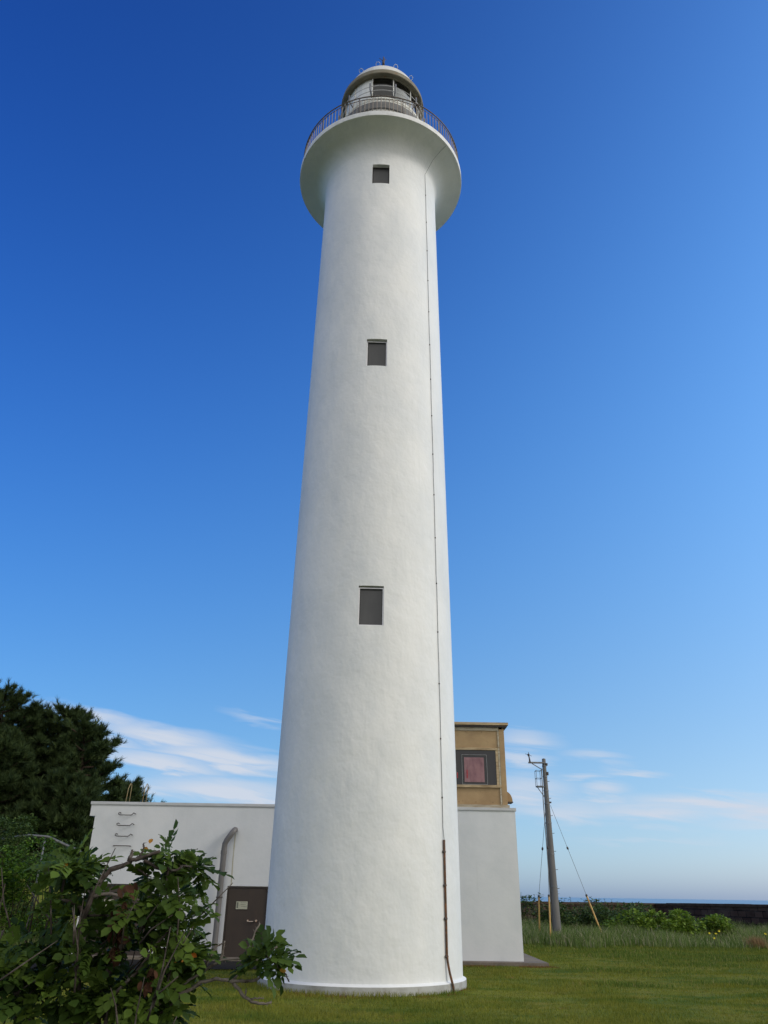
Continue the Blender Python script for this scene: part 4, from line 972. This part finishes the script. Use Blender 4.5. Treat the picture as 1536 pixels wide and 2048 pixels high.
# ------------------------------------------------------------------ rose bush in the foreground
BY = 3.3
CL = [(-0.828,1.822,0.065,0.054),(-0.712,1.774,0.059,0.056),(-0.875,1.749,0.069,0.028),(-0.796,1.675,0.097,0.051),(-0.753,1.589,0.072,0.054),(-0.661,1.642,0.023,0.013),(-0.895,1.627,0.077,0.084),(-1.187,1.778,0.094,0.067),(-1.195,1.669,0.067,0.043),(-1.312,1.509,0.113,0.045),(-1.123,1.604,0.115,0.050),(-0.757,1.493,0.112,0.052),(-0.664,1.483,0.056,0.023),(-0.411,1.484,0.085,0.048),(-1.201,1.359,0.202,0.077),(-0.907,1.363,0.165,0.085),(-0.777,1.420,0.102,0.055),(-1.290,1.429,0.111,0.048),(-0.768,1.295,0.063,0.027),(-1.040,1.489,0.112,0.065),]
BR = {
'a':[(-1.054,1.246),(-1.071,1.353),(-1.088,1.462),(-1.107,1.564),(-1.095,1.618),(-1.078,1.685),(-1.049,1.739),(-1.025,1.768),(-0.958,1.792),(-0.946,1.803),(-0.903,1.816),(-0.846,1.835)],
'a2':[(-0.959,1.799),(-0.953,1.821),(-0.954,1.840)],
'a3':[(-0.946,1.803),(-0.919,1.819),(-0.911,1.843),(-0.912,1.865)],
'b':[(-0.957,1.788),(-0.917,1.769),(-0.877,1.749)],
'c':[(-0.901,1.803),(-0.850,1.777),(-0.817,1.772),(-0.779,1.768),(-0.750,1.786),(-0.711,1.783)],
'd':[(-1.083,1.671),(-1.047,1.682),(-1.010,1.686),(-0.948,1.673),(-0.899,1.666)],
'e':[(-1.097,1.618),(-1.126,1.643),(-1.156,1.656),(-1.195,1.669),(-1.198,1.714),(-1.189,1.767)],
'f':[(-0.906,1.248),(-0.792,1.333),(-0.689,1.374),(-0.650,1.399),(-0.594,1.410),(-0.534,1.404),(-0.497,1.403),(-0.462,1.405),(-0.433,1.417)],
'g':[(-0.534,1.404),(-0.495,1.364),(-0.456,1.341),(-0.417,1.334),(-0.384,1.340)],
'g2':[(-0.464,1.346),(-0.437,1.352),(-0.413,1.351)],
'g3':[(-0.483,1.361),(-0.481,1.380)],
'h':[(-0.530,1.407),(-0.504,1.457),(-0.479,1.514),(-0.465,1.563),(-0.449,1.593)],
'i':[(-0.759,1.357),(-0.693,1.405),(-0.619,1.449),(-0.578,1.472),(-0.506,1.477),(-0.490,1.470)],
'j':[(-0.586,1.472),(-0.580,1.503),(-0.577,1.533)],
'k':[(-0.641,1.446),(-0.623,1.481),(-0.611,1.511),(-0.584,1.526)],
'l':[(-0.498,1.472),(-0.458,1.482),(-0.427,1.496),(-0.376,1.516)],
'm':[(-0.421,1.492),(-0.371,1.453),(-0.337,1.426),(-0.324,1.404)],
'n':[(-1.086,1.245),(-1.147,1.368),(-1.216,1.430),(-1.342,1.493)],
'o':[(-0.996,1.247),(-0.997,1.401),(-0.941,1.515),(-0.867,1.582),(-0.803,1.668),(-0.813,1.808)],
'p':[(-0.942,1.247),(-0.942,1.355),(-0.863,1.435),(-0.817,1.500),(-0.753,1.584)],
'q':[(-1.032,1.246),(-1.019,1.369),(-0.959,1.449),(-0.944,1.531),(-1.015,1.614),(-1.092,1.612)],
'r':[(-1.141,1.245),(-1.117,1.399),(-1.080,1.448),(-1.029,1.530),(-0.956,1.547)],
's':[(-1.195,1.244),(-1.272,1.350),(-1.357,1.396),(-1.457,1.427)],
't':[(-0.852,1.249),(-0.784,1.404),(-0.698,1.453),(-0.645,1.483)],
'u':[(-1.249,1.243),(-1.338,1.318),(-1.398,1.411),(-1.404,1.558)],
'v':[(-1.058,1.400),(-0.966,1.490),(-0.993,1.564),(-1.059,1.588),(-1.136,1.595)],
}
def rose_bush():
    g = float(ground_h(-1.0, BY))
    o = empty('rose_bush', (-1.0, BY, g), 'dark green wild rose bush with thorny bare branches in the left foreground', 'bush')
    rr = random.Random(9)
    rad = {'a': .0135, 'a2': .008, 'a3': .0045, 'b': .005, 'c': .006, 'd': .008, 'e': .008, 'f': .0085, 'g': .0065, 'g2': .0035, 'g3': .003, 'h': .005, 'i': .006, 'j': .005, 'k': .004, 'l': .006, 'm': .004}
    dark = MB(); pale = {k: MB() for k in 'fidv'}; grp = dict(f='f', g='f', g2='f', g3='f', h='f', i='i', j='i', k='i', d='d', v='v')
    off = {}
    for k, pts in BR.items():
        m = pale[grp[k]] if k in grp else dark
        y0 = BY + (-.08 if k in ('a', 'a2', 'a3', 'b', 'c', 'd', 'e') else 0 if k in ('a', 'a2', 'a3', 'b', 'c', 'f', 'g', 'g2', 'g3', 'h', 'i', 'j', 'k', 'l', 'm', 'd', 'e') else rr.uniform(-.15, .22))
        P = []
        for i in range(len(pts) - 1):
            for s in range(3):
                t = s / 3; P.append((pts[i][0] + (pts[i + 1][0] - pts[i][0]) * t + rr.gauss(0, .0012), y0 + rr.gauss(0, .003), pts[i][1] + (pts[i + 1][1] - pts[i][1]) * t + rr.gauss(0, .0012)))
        P.append((pts[-1][0], y0, pts[-1][1]))
        r0 = rad.get(k, .0075); n = len(P)
        m.tube(P, [r0 * (1 - .55 * i / n) * rr.uniform(.88, 1.15) for i in range(n)], 7)
        for i in range(1, n - 1):                          # thorns
            for _ in range(3):
                p = Vector(P[i]) + (Vector(P[i + 1]) - Vector(P[i])) * rr.random(); d = Vector((rr.gauss(0, 1), rr.gauss(0, 1), rr.gauss(0, 1))).normalized(); m.tube([p, p + d * (r0 + rr.uniform(.004, .009))], [.0014, .0003], 3, cap=False)
    # canes going down to the ground from the visible ones
    for k in ('a', 'f', 'n', 'o', 'p', 'q', 'r', 's', 't', 'u'):
        x, z = BR[k][0]; bx = -1.05 + rr.uniform(-.22, .22); by = BY + rr.uniform(-.2, .2)
        dark.tube([(bx, by, g - .05), ((bx + x) / 2 + rr.uniform(-.04, .04), (by + BY) / 2, z * .5), (x, BY, z)], [.016, .013, .009], 7)
    for _ in range(70):                                    # thin inner twigs
        x = rr.uniform(-1.42, -.72); z = rr.uniform(1.15, 1.58); y = BY + rr.uniform(-.3, .35); a = rr.uniform(.6, 2.5); l = rr.uniform(.10, .30)
        p1 = (x + math.cos(a) * l * .5 + rr.uniform(-.02, .02), y + rr.uniform(-.03, .03), z + math.sin(a) * l * .5); p2 = (x + math.cos(a) * l, y + rr.uniform(-.06, .06), z + math.sin(a) * l)
        dark.tube([(x, y, z), p1, p2], [.004, .003, .0015], 5)
    dark.build('thorny_branches', M['bark'], o, smooth=True); [p.build('dead_branch', M['barkpale'], o, smooth=True) for p in pale.values()]
    P, D = [], []
    sparse = {0: 1.3, 1: 1.3, 2: 1.1, 7: 1.4, 5: 1, 12: .9, 13: 1.7, 10: .8, 14: .9}
    for i, (x, z, a, b) in enumerate(CL):
        area = a * b; depth = .07 if i in (0, 1, 2, 5, 12, 13) else .22
        n = int(area * 5600 * sparse.get(i, 1.0) * (1.0 if depth < .1 else 1.35)) + 4
        for _ in range(n):
            u = rand_unit(1)[0] * rng.random() ** .4
            p = np.array([x + u[0] * max(a - .030, .015) * .95, BY + u[1] * depth, z + u[2] * max(b - .022, .012)]); P.append(p)
            d = np.array([u[0] * 1.2, u[1] - .2, u[2] * .8]) + rng.normal(size=3) * .6; d[2] = d[2] * .7 + .05; D.append(d)
    # lower, mostly hidden part of the bush
    for _ in range(380):
        p = np.array([rng.uniform(-1.50, -.66), BY + rng.uniform(-.3, .4), rng.uniform(.35, 1.26)]); P.append(p); D.append(rng.normal(size=3) * [1, 1, .5])
    P, D = np.array(P), np.array(D); n = len(P)
    up = np.tile([0, -.35, 1.0], (n, 1)) + rng.normal(size=(n, 3)) * .45
    sz = rng.uniform(.045, .095, n)
    scatter('leaves', COMP_V, COMP_F, P, frames(D, up), sz, M['leaf_rose'], o, smooth=False)
    # a few withered leaves
    W = np.array([(-.655, BY - .1, 1.485), (-1.182, BY - .12, 1.79), (-1.176, BY - .12, 1.775), (-.911, BY, 1.866), (-.913, BY, 1.846), (-.725, BY - .08, 1.46), (-.70, BY - .1, 1.475), (-.335, BY - .02, 1.44)])
    scatter('withered_leaves', LEAF_V, LEAF_T, W, frames(rng.normal(size=(len(W), 3)) * [1, .4, .8], np.tile([0, -1.0, .4], (len(W), 1))), rng.uniform(.020, .032, len(W)), M['leaf_orange'], o)
    Q = []
    for (x, z, h) in ((-.925, 1.655, .075), (-.945, 1.60, .05), (-.935, 1.545, .06), (-.80, 1.43, .03)):
        for _ in range(16): Q.append((x + rng.normal() * .010, BY - .16 + rng.normal() * .02, z + rng.uniform(-h, h)))
    Q = np.array(Q); d = rng.normal(size=(len(Q), 3)) * .5 + [0, 0, -1.0]
    scatter('dead_leaves', LEAF_V, LEAF_T, Q, frames(d, rand_unit(len(Q))), rng.uniform(.025, .05, len(Q)), M['leaf_brown'], o)
rose_bush()
